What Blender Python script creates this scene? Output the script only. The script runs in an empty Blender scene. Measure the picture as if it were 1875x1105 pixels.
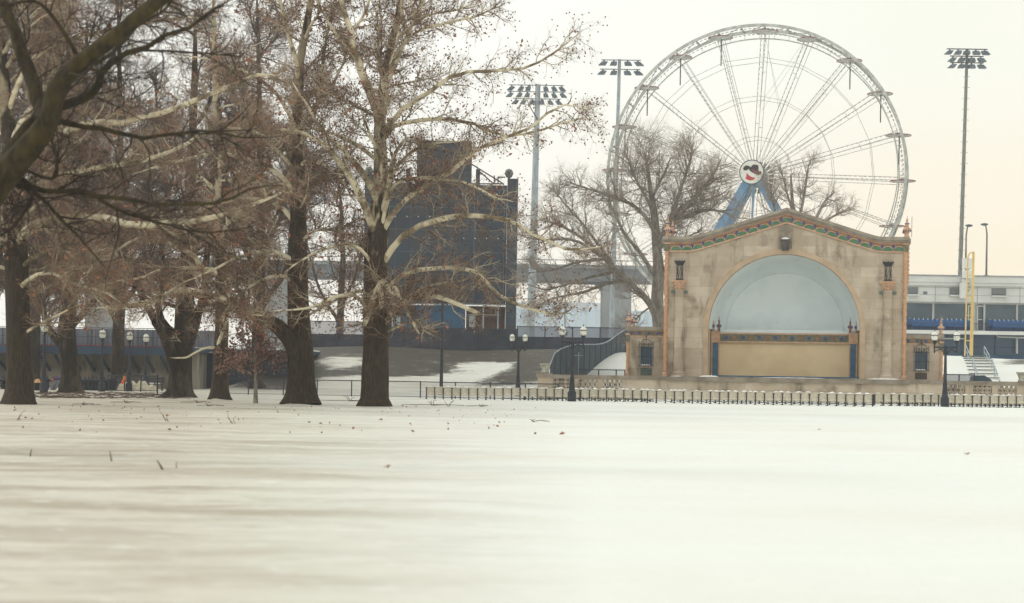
import bpy, math, random
import numpy as np
from mathutils import Vector
rng = np.random.default_rng(7); random.seed(5)
sc = bpy.context.scene
# ------------------------------------------------------------ camera, sky, sun, exposure
ROLL = math.radians(0.9); F = 3200.0; VH = 692.0; EYE = 1.25; U0 = 937.5
cd = bpy.data.cameras.new('camera'); cam = bpy.data.objects.new('camera', cd); sc.collection.objects.link(cam)
cam.location = (0, 0, EYE)
cd.sensor_width = 36; cd.lens = 36*F/1875; cd.shift_y = (VH-552.5)/1875
cam.rotation_mode = 'QUATERNION'
from mathutils import Quaternion
cam.rotation_quaternion = Quaternion((1, 0, 0), math.radians(90)) @ Quaternion((0, 0, 1), ROLL)
cd.clip_start = 0.5; cd.clip_end = 8000
cd.dof.use_dof = True; cd.dof.focus_distance = 98; cd.dof.aperture_fstop = 1.5
sc.camera = cam
sc.view_settings.view_transform = 'Standard'; sc.view_settings.look = 'None'
sc.view_settings.exposure = 0; sc.view_settings.gamma = 1
sc.cycles.max_bounces = 6; sc.cycles.diffuse_bounces = 3; sc.cycles.transparent_max_bounces = 24
SUN_EL = math.radians(32); SUN_AZ = math.radians(-70)      # azimuth from +Y, clockwise positive
w = bpy.data.worlds.new('World'); sc.world = w; w.use_nodes = True
nt = w.node_tree; N = nt.nodes; L = nt.links; N.clear()
def wn(t, **k):
    n = N.new(t)
    for a, b in k.items(): setattr(n, a, b)
    return n
out = wn('ShaderNodeOutputWorld'); bg = wn('ShaderNodeBackground'); L.new(bg.outputs[0], out.inputs[0])
sky = wn('ShaderNodeTexSky', sky_type='NISHITA', sun_disc=False); sky.sun_elevation = SUN_EL; sky.sun_rotation = SUN_AZ
sky.air_density = 1; sky.dust_density = 3
sm = wn('ShaderNodeVectorMath', operation='SCALE'); sm.inputs['Scale'].default_value = 0.1; L.new(sky.outputs[0], sm.inputs[0])
tc = wn('ShaderNodeTexCoord'); sx = wn('ShaderNodeSeparateXYZ'); L.new(tc.outputs['Generated'], sx.inputs[0])
r1 = wn('ShaderNodeValToRGB'); e = r1.color_ramp.elements                    # overcast veil by height
e[0].position = 0.0; e[0].color = (1.0, .93, .80, 1); e[1].position = 1.0; e[1].color = (.80, .84, .86, 1)
for p, c in ((.05, (1.0, .89, .68, 1)), (.11, (1.0, .915, .745, 1)), (.17, (.93, .93, .82, 1)), (.24, (.88, .90, .79, 1)), (.5, (.86, .89, .86, 1))):
    q = e.new(p); q.color = c
L.new(sx.outputs['Z'], r1.inputs[0])
nz = wn('ShaderNodeTexNoise'); nz.inputs['Scale'].default_value = 3.0; nz.inputs['Detail'].default_value = 3
mp = wn('ShaderNodeMapping'); mp.inputs['Scale'].default_value = (1, 1, 5); L.new(tc.outputs['Generated'], mp.inputs[0]); L.new(mp.outputs[0], nz.inputs['Vector'])
nr = wn('ShaderNodeMapRange'); nr.inputs[1].default_value = .42; nr.inputs[2].default_value = .62; nr.inputs[3].default_value = 0; nr.inputs[4].default_value = .55
L.new(nz.outputs[0], nr.inputs[0])
m1 = wn('ShaderNodeMix', data_type='RGBA'); L.new(nr.outputs[0], m1.inputs[0]); L.new(r1.outputs[0], m1.inputs[6]); m1.inputs[7].default_value = (1, .93, .80, 1)
# whiter veil toward the left of the view
xr = wn('ShaderNodeMapRange'); xr.inputs[1].default_value = -.05; xr.inputs[2].default_value = .22; xr.inputs[3].default_value = .8; xr.inputs[4].default_value = 0
L.new(sx.outputs['X'], xr.inputs[0])
m2 = wn('ShaderNodeMix', data_type='RGBA'); L.new(xr.outputs[0], m2.inputs[0]); L.new(m1.outputs[2], m2.inputs[6]); m2.inputs[7].default_value = (1.02, 1.02, .965, 1)
m3 = wn('ShaderNodeMix', data_type='RGBA'); m3.inputs[0].default_value = .93; L.new(sm.outputs[0], m3.inputs[6]); L.new(m2.outputs[2], m3.inputs[7])
L.new(m3.outputs[2], bg.inputs[0]); bg.inputs[1].default_value = 1.18
sl = bpy.data.lights.new('sun', 'SUN'); sun = bpy.data.objects.new('sun', sl); sc.collection.objects.link(sun)
sl.energy = 0.9; sl.angle = math.radians(12); sl.color = (1, .95, .86)
sd = Vector((math.sin(SUN_AZ)*math.cos(SUN_EL), math.cos(SUN_AZ)*math.cos(SUN_EL), math.sin(SUN_EL)))
sun.rotation_euler = sd.to_track_quat('Z', 'Y').to_euler()
# ------------------------------------------------------------ helpers
def ab(u, v):
    du, up = u-U0, VH-v
    return (du*math.cos(ROLL)-up*math.sin(ROLL))/F, (du*math.sin(ROLL)+up*math.cos(ROLL))/F
def at(u, v, Y):
    a, b = ab(u, v); return (a*Y, Y, EYE+b*Y)
def proj(x, y, z):
    a = x/y*F; b = (z-EYE)/y*F
    return U0+a*np.cos(ROLL)+b*np.sin(ROLL), VH-(-a*np.sin(ROLL)+b*np.cos(ROLL))
def gY(u, v, z=0.0):
    a, b = ab(u, v); return (z-EYE)/b
def sstep(t): t = np.clip(t, 0, 1); return t*t*(3-2*t)
_ph = rng.uniform(0, 6.28, (24,)); _k = rng.uniform(-1, 1, (24, 2)); _wl = np.geomspace(.5, 9, 24)
MOUNDS = []
for u_, v_, a_, w_ in ((684, 742, .10, .32), (700, 742, .16, .22), (556, 740, .20, .34), (536, 740, .07, .25), (35, 737, .12, .5), (330, 726, .16, .4), (346, 726, .13, .3), (402, 732, .14, .22), (414, 732, .12, .2), (130, 718, .10, .4)):
    Y_ = gY(u_, v_)-1.0; MOUNDS.append((ab(u_, v_)[0]*Y_, Y_, a_, w_))
def height(x, y):
    x = np.asarray(x, float); y = np.asarray(y, float); z = np.zeros(np.broadcast(x, y).shape)
    for i in range(24):
        kx, ky = _k[i]; n = math.hypot(kx, ky); kk = 6.28/_wl[i]
        z = z + .0055*_wl[i]**.7*np.sin(kk*(x*kx*.6+y*ky)/n+_ph[i])*(1 if i % 3 else .6)
    z = z*np.clip(1.2-y/130, 0.15, 1)*.5
    for bx, by, ba, bw in MOUNDS: z = z+ba*np.exp(-((x-bx)/bw)**2-((y-by)/1.3)**2)
    y0 = 128-4*sstep((x-3.5)/2); y1 = 149
    z = z+3.62*sstep((y-y0)/(y1-y0))*sstep((x+24.5-0.15*(y-130))/5)
    z = z+.12*np.sin(x*.4)*sstep((y-130)/8)*sstep((x+20)/5)
    return z
def gz(x, y): return float(height(x, y))
def new_mesh(name, V, Fc, mats, mi=None, smooth=False, parent=None, origin=(0, 0, 0)):
    V = np.asarray(V, np.float64)-np.asarray(origin)
    me = bpy.data.meshes.new(name)
    me.from_pydata([tuple(p) for p in V], [], Fc)
    for m in mats: me.materials.append(m)
    if mi is not None: me.polygons.foreach_set('material_index', mi)
    if smooth: me.polygons.foreach_set('use_smooth', [True]*len(me.polygons))
    o = bpy.data.objects.new(name, me); sc.collection.objects.link(o)
    if parent: o.parent = parent
    return o
def thing(name, label, cat, loc=(0, 0, 0), rz=0, group=None):
    o = bpy.data.objects.new(name, None); sc.collection.objects.link(o); o.empty_display_size = .2
    o.location = loc; o.rotation_euler = (0, 0, rz); o['label'] = label; o['category'] = cat
    if group: o['group'] = group
    return o
def tag(o, label, cat, group=None):
    o['label'] = label; o['category'] = cat
    if group: o['group'] = group
    return o
def struct(o): o['kind'] = 'structure'; return o
def kids(o): return [c for c in sc.collection.objects if c.parent == o]
def copy_tree(o, parent=None):
    c = o.copy(); sc.collection.objects.link(c)
    if parent: c.parent = parent
    for ch in CH.get(o.name, []): copy_tree(ch, c)
    return c
CH = {}
def put(root, label, loc, rz=None, group=None, first=False):
    o = root if first else copy_tree(root)
    o.location = loc; o['label'] = label
    if rz is not None: o.rotation_euler = (0, 0, rz)
    if group: o['group'] = group
    return o
class MB:
    """collects shapes in the local frame of a thing; build() links them as one mesh"""
    def __init__(s, o=(0, 0, 0)): s.V = []; s.F = []; s.M = []; s.m = 0; s.o = np.array(o, float)
    def add(s, V, Fc):
        n = len(s.V); s.V.extend([tuple(p) for p in V]); s.F.extend([tuple(i+n for i in f) for f in Fc]); s.M.extend([s.m]*len(Fc)); return s
    def box(s, x0, x1, y0, y1, z0, z1):
        V = [(x, y, z) for z in (z0, z1) for y in (y0, y1) for x in (x0, x1)]
        return s.add(V, [(0, 2, 3, 1), (4, 5, 7, 6), (0, 1, 5, 4), (2, 6, 7, 3), (0, 4, 6, 2), (1, 3, 7, 5)])
    def beam(s, p, q, wd, h=None, up=(0, 0, 1)):
        h = h or wd; p = Vector(p); q = Vector(q); d = (q-p).normalized(); upv = Vector(up)
        if abs(d.dot(upv)) > .95: upv = Vector((0, 1, 0))
        a = d.cross(upv).normalized()*(wd/2); b = a.cross(d).normalized()*(h/2)
        V = [c+i*a+j*b for c in (p, q) for i, j in ((-1, -1), (1, -1), (1, 1), (-1, 1))]
        return s.add(V, [(0, 1, 2, 3), (7, 6, 5, 4), (0, 4, 5, 1), (1, 5, 6, 2), (2, 6, 7, 3), (3, 7, 4, 0)])
    def tube(s, pts, r, n=8, closed=False, cap=True):
        P = np.array(pts, float); k = len(P); R = np.full(k, r) if np.isscalar(r) else np.array(r, float)
        T = np.gradient(P, axis=0) if not closed else np.roll(P, -1, 0)-np.roll(P, 1, 0)
        T /= np.linalg.norm(T, axis=1)[:, None]+1e-12
        m = T.mean(0) if not closed else np.cross(P[0]-P.mean(0), P[k//4]-P.mean(0))
        if closed: ref = m/np.linalg.norm(m)
        else:
            ref = np.array((0, 0, 1.)) if abs(m[2]) < .8*np.linalg.norm(m)+1e-9 else np.array((0, 1., 0))
        U = np.cross(T, ref); U /= np.linalg.norm(U, axis=1)[:, None]+1e-12; W = np.cross(T, U)
        a = np.arange(n)*2*math.pi/n
        V = (P[:, None]+R[:, None, None]*(np.cos(a)[None, :, None]*U[:, None]+np.sin(a)[None, :, None]*W[:, None])).reshape(-1, 3)
        Fc = [(i*n+j, i*n+(j+1) % n, ((i+1) % k)*n+(j+1) % n, ((i+1) % k)*n+j) for i in range(k if closed else k-1) for j in range(n)]
        if cap and not closed: Fc += [tuple(range(n-1, -1, -1)), tuple((k-1)*n+j for j in range(n))]
        return s.add(V, Fc)
    def lathe(s, prof, c=(0, 0, 0), n=16, sc_=1.0):
        V = []; k = len(prof)
        for r, z in prof:
            for j in range(n):
                a = 2*math.pi*j/n; V.append((c[0]+r*sc_*math.cos(a), c[1]+r*sc_*math.sin(a), c[2]+z*sc_))
        Fc = [(i*n+j, i*n+(j+1) % n, (i+1)*n+(j+1) % n, (i+1)*n+j) for i in range(k-1) for j in range(n)]
        Fc += [tuple(range(n-1, -1, -1)), tuple((k-1)*n+j for j in range(n))]
        return s.add(V, Fc)
    def poly(s, pts, y0, y1):
        """polygon in x-z extruded along y"""
        k = len(pts); V = [(x, y0, z) for x, z in pts]+[(x, y1, z) for x, z in pts]
        return s.add(V, [tuple(range(k)), tuple(range(2*k-1, k-1, -1))]+[((i+1) % k, i, k+i, k+(i+1) % k) for i in range(k)])
    def strip(s, lo, hi, y0, y1):
        """band between two polylines (x,z), extruded along y, as quads"""
        for i in range(len(lo)-1): 
            s.poly([lo[i], lo[i+1], hi[i+1], hi[i]], y0, y1)
        return s
    def disc(s, c, r, y0, y1, n=20, a0=0, a1=2*math.pi):
        full = abs(a1-a0-2*math.pi) < 1e-6
        pts = [(c[0]+r*math.cos(a0+(a1-a0)*i/(n if full else n-1)), c[1]+r*math.sin(a0+(a1-a0)*i/(n if full else n-1))) for i in range(n)]
        return s.poly(pts, y0, y1)
    def build(s, name, mats, parent=None, smooth=False, label=None):
        if not isinstance(mats, (list, tuple)): mats = [mats]
        o = new_mesh(name, s.V, s.F, mats, s.M, False, parent, s.o)
        if smooth:
            ok = [len(f) <= 4 for f in s.F]; o.data.polygons.foreach_set('use_smooth', ok)
            try: o.data.set_sharp_from_angle(angle=math.radians(40))
            except Exception: pass
        if parent: CH.setdefault(parent.name, []).append(o)
        if label: o['label'] = label
        return o
# ------------------------------------------------------------ materials
def S(r, g, b):
    f = lambda c: (c/255/12.92) if c/255 <= .04045 else ((c/255+.055)/1.055)**2.4
    return (f(r), f(g), f(b), 1)
def mat(name, col, rough=.8, metal=0, col2=None, scale=4, lo=.4, hi=.6, detail=5, stretch=(1, 1, 1), bump=0, bscale=20, coord='Object', col3=None, scale3=1.0, lo3=.5, hi3=.6, spec=.3, bdist=.02):
    m = bpy.data.materials.new(name); m.use_nodes = True; t = m.node_tree; n = t.nodes; l = t.links
    b = n['Principled BSDF']; b.inputs['Roughness'].default_value = rough; b.inputs['Metallic'].default_value = metal
    b.inputs['Specular IOR Level'].default_value = spec
    b.inputs['Base Color'].default_value = col
    t_ = n.new('ShaderNodeTexCoord'); mpn = n.new('ShaderNodeMapping'); l.new(t_.outputs[coord], mpn.inputs[0]); mpn.inputs['Scale'].default_value = stretch
    c_out = None
    if col2 is not None:
        a = n.new('ShaderNodeTexNoise'); a.inputs['Scale'].default_value = scale; a.inputs['Detail'].default_value = detail; l.new(mpn.outputs[0], a.inputs['Vector'])
        r = n.new('ShaderNodeMapRange'); r.inputs[1].default_value = lo; r.inputs[2].default_value = hi; l.new(a.outputs[0], r.inputs[0])
        x = n.new('ShaderNodeMix'); x.data_type = 'RGBA'; l.new(r.outputs[0], x.inputs[0]); x.inputs[6].default_value = col; x.inputs[7].default_value = col2
        c_out = x.outputs[2]
        if col3 is not None:
            a3 = n.new('ShaderNodeTexNoise'); a3.inputs['Scale'].default_value = scale3; a3.inputs['Detail'].default_value = 6; l.new(mpn.outputs[0], a3.inputs['Vector'])
            r3 = n.new('ShaderNodeMapRange'); r3.inputs[1].default_value = lo3; r3.inputs[2].default_value = hi3; l.new(a3.outputs[0], r3.inputs[0])
            x3 = n.new('ShaderNodeMix'); x3.data_type = 'RGBA'; l.new(r3.outputs[0], x3.inputs[0]); l.new(c_out, x3.inputs[6]); x3.inputs[7].default_value = col3
            c_out = x3.outputs[2]
        l.new(c_out, b.inputs['Base Color'])
    if bump:
        a = n.new('ShaderNodeTexNoise'); a.inputs['Scale'].default_value = bscale; a.inputs['Detail'].default_value = 6; l.new(mpn.outputs[0], a.inputs['Vector'])
        bp = n.new('ShaderNodeBump'); bp.inputs['Strength'].default_value = bump; bp.inputs['Distance'].default_value = bdist; l.new(a.outputs[0], bp.inputs['Height']); l.new(bp.outputs[0], b.inputs['Normal'])
    return m
M = {}
M['stone'] = None
M['stone_dark'] = mat('weathered_stone', S(150, 140, 126), .9, col2=S(128, 118, 104), scale=1.2, col3=S(100, 93, 84), scale3=.8, lo3=.58, hi3=.75, bump=.3, bscale=8)
M['cornice'] = mat('cornice_stone', S(164, 156, 142), .9, col2=S(140, 132, 120), scale=1.5, bump=.3, bscale=9)
M['terra'] = mat('terracotta', S(204, 170, 142), .8, col2=S(186, 150, 122), scale=3)
M['terra_dk'] = mat('terracotta_dark', S(160, 112, 84), .7, col2=S(136, 96, 78), scale=5)
M['tgreen'] = mat('green_tile', S(88, 132, 96), .4, col2=S(70, 112, 86), scale=5)
M['tblue'] = mat('blue_tile', S(74, 82, 140), .5, col2=S(66, 72, 116), scale=5)
M['tdull'] = mat('olive_tile', S(120, 122, 92), .5, col2=S(100, 100, 84), scale=5)
M['shell'] = mat('shell_plaster', S(236, 245, 247), .85, col2=S(226, 236, 238), scale=.5, col3=S(190, 198, 196), scale3=1.4, lo3=.66, hi3=.8)
M['yellow_wall'] = mat('ochre_wall', S(224, 204, 168), .8, col2=S(214, 192, 154), scale=.6)
M['blue_door'] = mat('blue_paint', S(70, 112, 142), .7, col2=S(60, 100, 130), scale=3)
M['iron'] = mat('black_iron', S(54, 58, 64), .6, col2=S(42, 46, 52), scale=4)
M['iron2'] = mat('dark_rail', S(60, 64, 70), .6)
M['black'] = mat('black_bin', S(26, 28, 32), .5)
M['glass_dk'] = mat('dark_glass', S(70, 92, 106), .15, col2=S(84, 106, 118), scale=.35, spec=.5)
M['lamp_glass'] = mat('frosted_glass', S(235, 236, 228), .35, col2=S(205, 205, 190), scale=6)
M['lamp_cap'] = mat('lamp_cap', S(225, 225, 216), .5)
M['cream'] = mat('cream_slats', S(216, 208, 190), .7, col2=S(196, 188, 168), scale=3, stretch=(1, 1, 4), col3=S(150, 142, 118), scale3=2.3, lo3=.6, hi3=.75)
M['white_steel'] = mat('white_steel', S(196, 198, 192), .5, col2=S(166, 168, 162), scale=1.5)
M['grey_steel'] = mat('grey_steel', S(150, 152, 150), .5, col2=S(124, 126, 124), scale=1.5)
M['spoke'] = mat('spoke_steel', S(200, 200, 194), .5, col2=S(160, 160, 154), scale=3)
M['dark_dash'] = mat('dark_lamp_strip', S(96, 98, 100), .6)
M['red'] = mat('red_paint', S(160, 56, 56), .6, col2=S(130, 50, 50), scale=1)
M['blue_steel'] = mat('blue_steel', S(116, 152, 182), .6, col2=S(100, 140, 174), scale=1)
M['galv'] = mat('galvanised', S(166, 178, 184), .6, col2=S(140, 152, 158), scale=2, stretch=(1, 1, .3))
M['galv_dk'] = mat('weathered_pole', S(96, 102, 98), .7, col2=S(128, 132, 124), scale=3, stretch=(2, 2, .5))
M['flood'] = mat('floodlight_housing', S(72, 88, 100), .5, col2=S(90, 104, 112), scale=2)
M['bldg_white'] = mat('pale_panels', S(220, 221, 217), .7, col2=S(206, 208, 204), scale=.4)
M['joint'] = mat('joint_grey', S(150, 152, 154), .8)
M['louver'] = mat('louver_grey', S(104, 112, 118), .7)
M['seatblue'] = mat('blue_seat', S(48, 96, 148), .6)
M['foul'] = mat('yellow_pole', S(228, 200, 132), .6, col2=S(216, 186, 116), scale=1)
M['board'] = mat('scoreboard_slate', S(50, 60, 70), .9, col2=S(62, 74, 86), scale=.25, col3=S(72, 64, 60), scale3=.5, lo3=.5, hi3=.7)
M['board2'] = mat('scoreboard_blue', S(60, 96, 126), .8, col2=S(50, 84, 112), scale=.5)
M['brick'] = mat('brown_brick', S(104, 80, 72), .9, col2=S(84, 66, 62), scale=2)
M['screen'] = mat('dark_windscreen', S(54, 60, 70), .9, col2=S(70, 74, 84), scale=.5)
M['fence_panel'] = mat('slate_panel', S(54, 68, 78), .8, col2=S(64, 78, 88), scale=.8)
M['concrete'] = mat('concrete', S(172, 164, 148), .9, col2=S(122, 116, 106), scale=.5, stretch=(1, 1, .25), col3=S(96, 90, 82), scale3=1.2, lo3=.6, hi3=.7)
M['conc_grey'] = mat('bridge_concrete', S(142, 146, 148), .9, col2=S(124, 130, 134), scale=.1)
M['fascia'] = mat('blue_fascia', S(62, 82, 104), .7, col2=S(54, 72, 92), scale=.4)
M['corr'] = mat('corrugated_grey', S(134, 138, 146), .6, col2=S(104, 108, 116), scale=1.4, stretch=(6, 1, .1))
M['paleblue'] = mat('pale_blue_sheet', S(196, 214, 230), .6, col2=S(208, 222, 234), scale=.05)
M['snow_obj'] = mat('settled_snow', S(240, 241, 240), .7, bump=.3, bscale=4)
M['dirty_snow'] = mat('yellowed_snow', S(226, 216, 192), .9, col2=S(190, 178, 150), scale=5, bump=1, bscale=6, bdist=.1)
M['orange'] = mat('orange_tape', S(214, 104, 60), .6)
M['purple'] = mat('purple_cloth', S(86, 66, 110), .9)
M['greycloth'] = mat('grey_cloth', S(120, 122, 130), .9)
M['emb_white'] = mat('emblem_white', S(226, 228, 222), .6)
M['emb_navy'] = mat('emblem_navy', S(38, 44, 54), .6)
M['emb_red'] = mat('emblem_red', S(184, 50, 66), .6)
M['emb_gold'] = mat('emblem_gold', S(222, 170, 60), .6)
M['leaf'] = mat('dead_leaf', S(166, 116, 88), .8, col2=S(128, 90, 72), scale=9)
M['leaf2'] = mat('brown_leaf', S(160, 130, 116), .8, col2=S(126, 98, 88), scale=9)
M['pod'] = mat('seed_ball', S(96, 60, 42), .9)
M['bulb'] = mat('white_bulb', S(230, 236, 240), .4)
M['plaque'] = mat('bronze_plaque', S(84, 100, 92), .6, col2=S(70, 84, 78), scale=6)
def mesh_mat(name, col, holes):
    m = bpy.data.materials.new(name); m.use_nodes = True; t = m.node_tree; n = t.nodes; l = t.links
    b = n['Principled BSDF']; b.inputs['Base Color'].default_value = col; b.inputs['Roughness'].default_value = .8
    tr = n.new('ShaderNodeBsdfTransparent'); mx = n.new('ShaderNodeMixShader'); mx.inputs[0].default_value = holes
    l.new(b.outputs[0], mx.inputs[1]); l.new(tr.outputs[0], mx.inputs[2]); l.new(mx.outputs[0], n['Material Output'].inputs[0]); return m
M['chain'] = mesh_mat('chain_link', S(70, 74, 82), .78)
M['chain_dense'] = mesh_mat('mesh_screen', S(96, 98, 116), .35)
def stone_mat():
    m = mat('limestone_blocks', S(200, 188, 170), .9, col2=S(186, 171, 152), scale=.8, col3=S(136, 124, 106), scale3=.7, lo3=.56, hi3=.72, bump=.25, bscale=10)
    t = m.node_tree; n = t.nodes; l = t.links; b = n['Principled BSDF']
    src = b.inputs['Base Color'].links[0].from_socket
    tc_ = n.new('ShaderNodeTexCoord'); sx_ = n.new('ShaderNodeSeparateXYZ'); cb = n.new('ShaderNodeCombineXYZ'); l.new(tc_.outputs['Object'], sx_.inputs[0])
    l.new(sx_.outputs[0], cb.inputs[0]); l.new(sx_.outputs[2], cb.inputs[1])
    br = n.new('ShaderNodeTexBrick'); l.new(cb.outputs[0], br.inputs['Vector']); br.inputs['Scale'].default_value = 1
    br.inputs['Brick Width'].default_value = 1.9; br.inputs['Row Height'].default_value = .68; br.inputs['Mortar Size'].default_value = .012; br.inputs['Bias'].default_value = 0
    br.inputs['Color1'].default_value = (.80, .76, .72, 1); br.inputs['Color2'].default_value = (1.05, 1.04, 1.02, 1); br.inputs['Mortar'].default_value = (.70, .67, .64, 1)
    br.offset_frequency = 2; br.squash = 1.0
    x = n.new('ShaderNodeMix'); x.data_type = 'RGBA'; x.blend_type = 'MULTIPLY'; x.inputs[0].default_value = .8
    l.new(src, x.inputs[6]); l.new(br.outputs[0], x.inputs[7])
    # dark run-off stains, streaked downwards
    mpn = n.new('ShaderNodeMapping'); mpn.inputs['Scale'].default_value = (1.1, 1, .28); l.new(tc_.outputs['Object'], mpn.inputs[0])
    a = n.new('ShaderNodeTexNoise'); a.inputs['Scale'].default_value = 1.0; a.inputs['Detail'].default_value = 8; a.inputs['Roughness'].default_value = .65; l.new(mpn.outputs[0], a.inputs['Vector'])
    r = n.new('ShaderNodeMapRange'); r.inputs[1].default_value = .55; r.inputs[2].default_value = .70; r.inputs[4].default_value = .8; l.new(a.outputs[0], r.inputs[0])
    x2 = n.new('ShaderNodeMix'); x2.data_type = 'RGBA'; l.new(r.outputs[0], x2.inputs[0]); l.new(x.outputs[2], x2.inputs[6]); x2.inputs[7].default_value = S(96, 90, 80)
    l.new(x2.outputs[2], b.inputs['Base Color'])
    return m
M['stone'] = stone_mat()
def bark(name, base, pale, lo, hi, z0=None, z1=None, scale=3.0, stretch=(1, 1, .35), bump=.8):
    """bark; pale flaking patches grow with height above the roots when z0/z1 are given"""
    m = mat(name, base, .95, col2=tuple(c*.55 for c in base[:3])+(1,), scale=6, stretch=(2.5, 2.5, .4), bump=bump, bscale=9, bdist=.05)
    t = m.node_tree; n = t.nodes; l = t.links; b = n['Principled BSDF']; src = b.inputs['Base Color'].links[0].from_socket
    tc_ = n.new('ShaderNodeTexCoord'); mpn = n.new('ShaderNodeMapping'); mpn.inputs['Scale'].default_value = stretch; l.new(tc_.outputs['Object'], mpn.inputs[0])
    a = n.new('ShaderNodeTexNoise'); a.inputs['Scale'].default_value = scale; a.inputs['Detail'].default_value = 3; l.new(mpn.outputs[0], a.inputs['Vector'])
    v = a.outputs[0]
    if z0 is not None:
        s_ = n.new('ShaderNodeSeparateXYZ'); l.new(tc_.outputs['Object'], s_.inputs[0])
        q = n.new('ShaderNodeMapRange'); q.inputs[1].default_value = z0; q.inputs[2].default_value = z1; q.inputs[3].default_value = -.4; q.inputs[4].default_value = .06; l.new(s_.outputs[2], q.inputs[0])
        ad = n.new('ShaderNodeMath'); l.new(v, ad.inputs[0]); l.new(q.outputs[0], ad.inputs[1]); v = ad.outputs[0]
    r = n.new('ShaderNodeMapRange'); r.inputs[1].default_value = lo; r.inputs[2].default_value = hi; l.new(v, r.inputs[0])
    x = n.new('ShaderNodeMix'); x.data_type = 'RGBA'; l.new(r.outputs[0], x.inputs[0]); l.new(src, x.inputs[6]); x.inputs[7].default_value = pale
    l.new(x.outputs[2], b.inputs['Base Color']); return m
M['bark_syc'] = bark('sycamore_bark', S(72, 62, 50), S(186, 176, 150), .47, .56, 3.0, 8.5, scale=2.2)
M['bark_syc2'] = bark('sycamore_bark_darker', S(70, 61, 49), S(160, 148, 124), .48, .58, 4.5, 12.0, scale=2.2)
M['limb_syc'] = bark('sycamore_limb', S(140, 124, 100), S(222, 212, 184), .40, .54, scale=1.3, stretch=(1, 1, 1), bump=.3)
M['branch_syc'] = bark('sycamore_branch', S(132, 116, 98), S(190, 178, 152), .42, .6, scale=1.0, stretch=(1, 1, 1), bump=0)
M['twig_syc'] = mat('sycamore_twig', S(160, 132, 112), .9, col2=S(128, 104, 88), scale=.6)
M['bark_oak'] = bark('dark_bark', S(56, 49, 42), S(78, 70, 58), .5, .65, scale=2)
M['twig_oak'] = mat('dark_twig', S(104, 88, 76), .9, col2=S(80, 68, 60), scale=.6)
M['bark_grey'] = bark('grey_bark', S(148, 141, 132), S(160, 152, 142), .5, .65, scale=2, bump=.5)
M['twig_grey'] = mat('grey_twig', S(172, 160, 148), .9, col2=S(142, 132, 122), scale=.6)
M['bark_moss'] = bark('mossy_bark', S(62, 55, 42), S(78, 70, 42), .40, .7, scale=4.5, stretch=(1, 1, .5), bump=1)
M['twig_near'] = mat('near_twig', S(66, 56, 48), .9, col2=S(50, 44, 38), scale=2)
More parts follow.
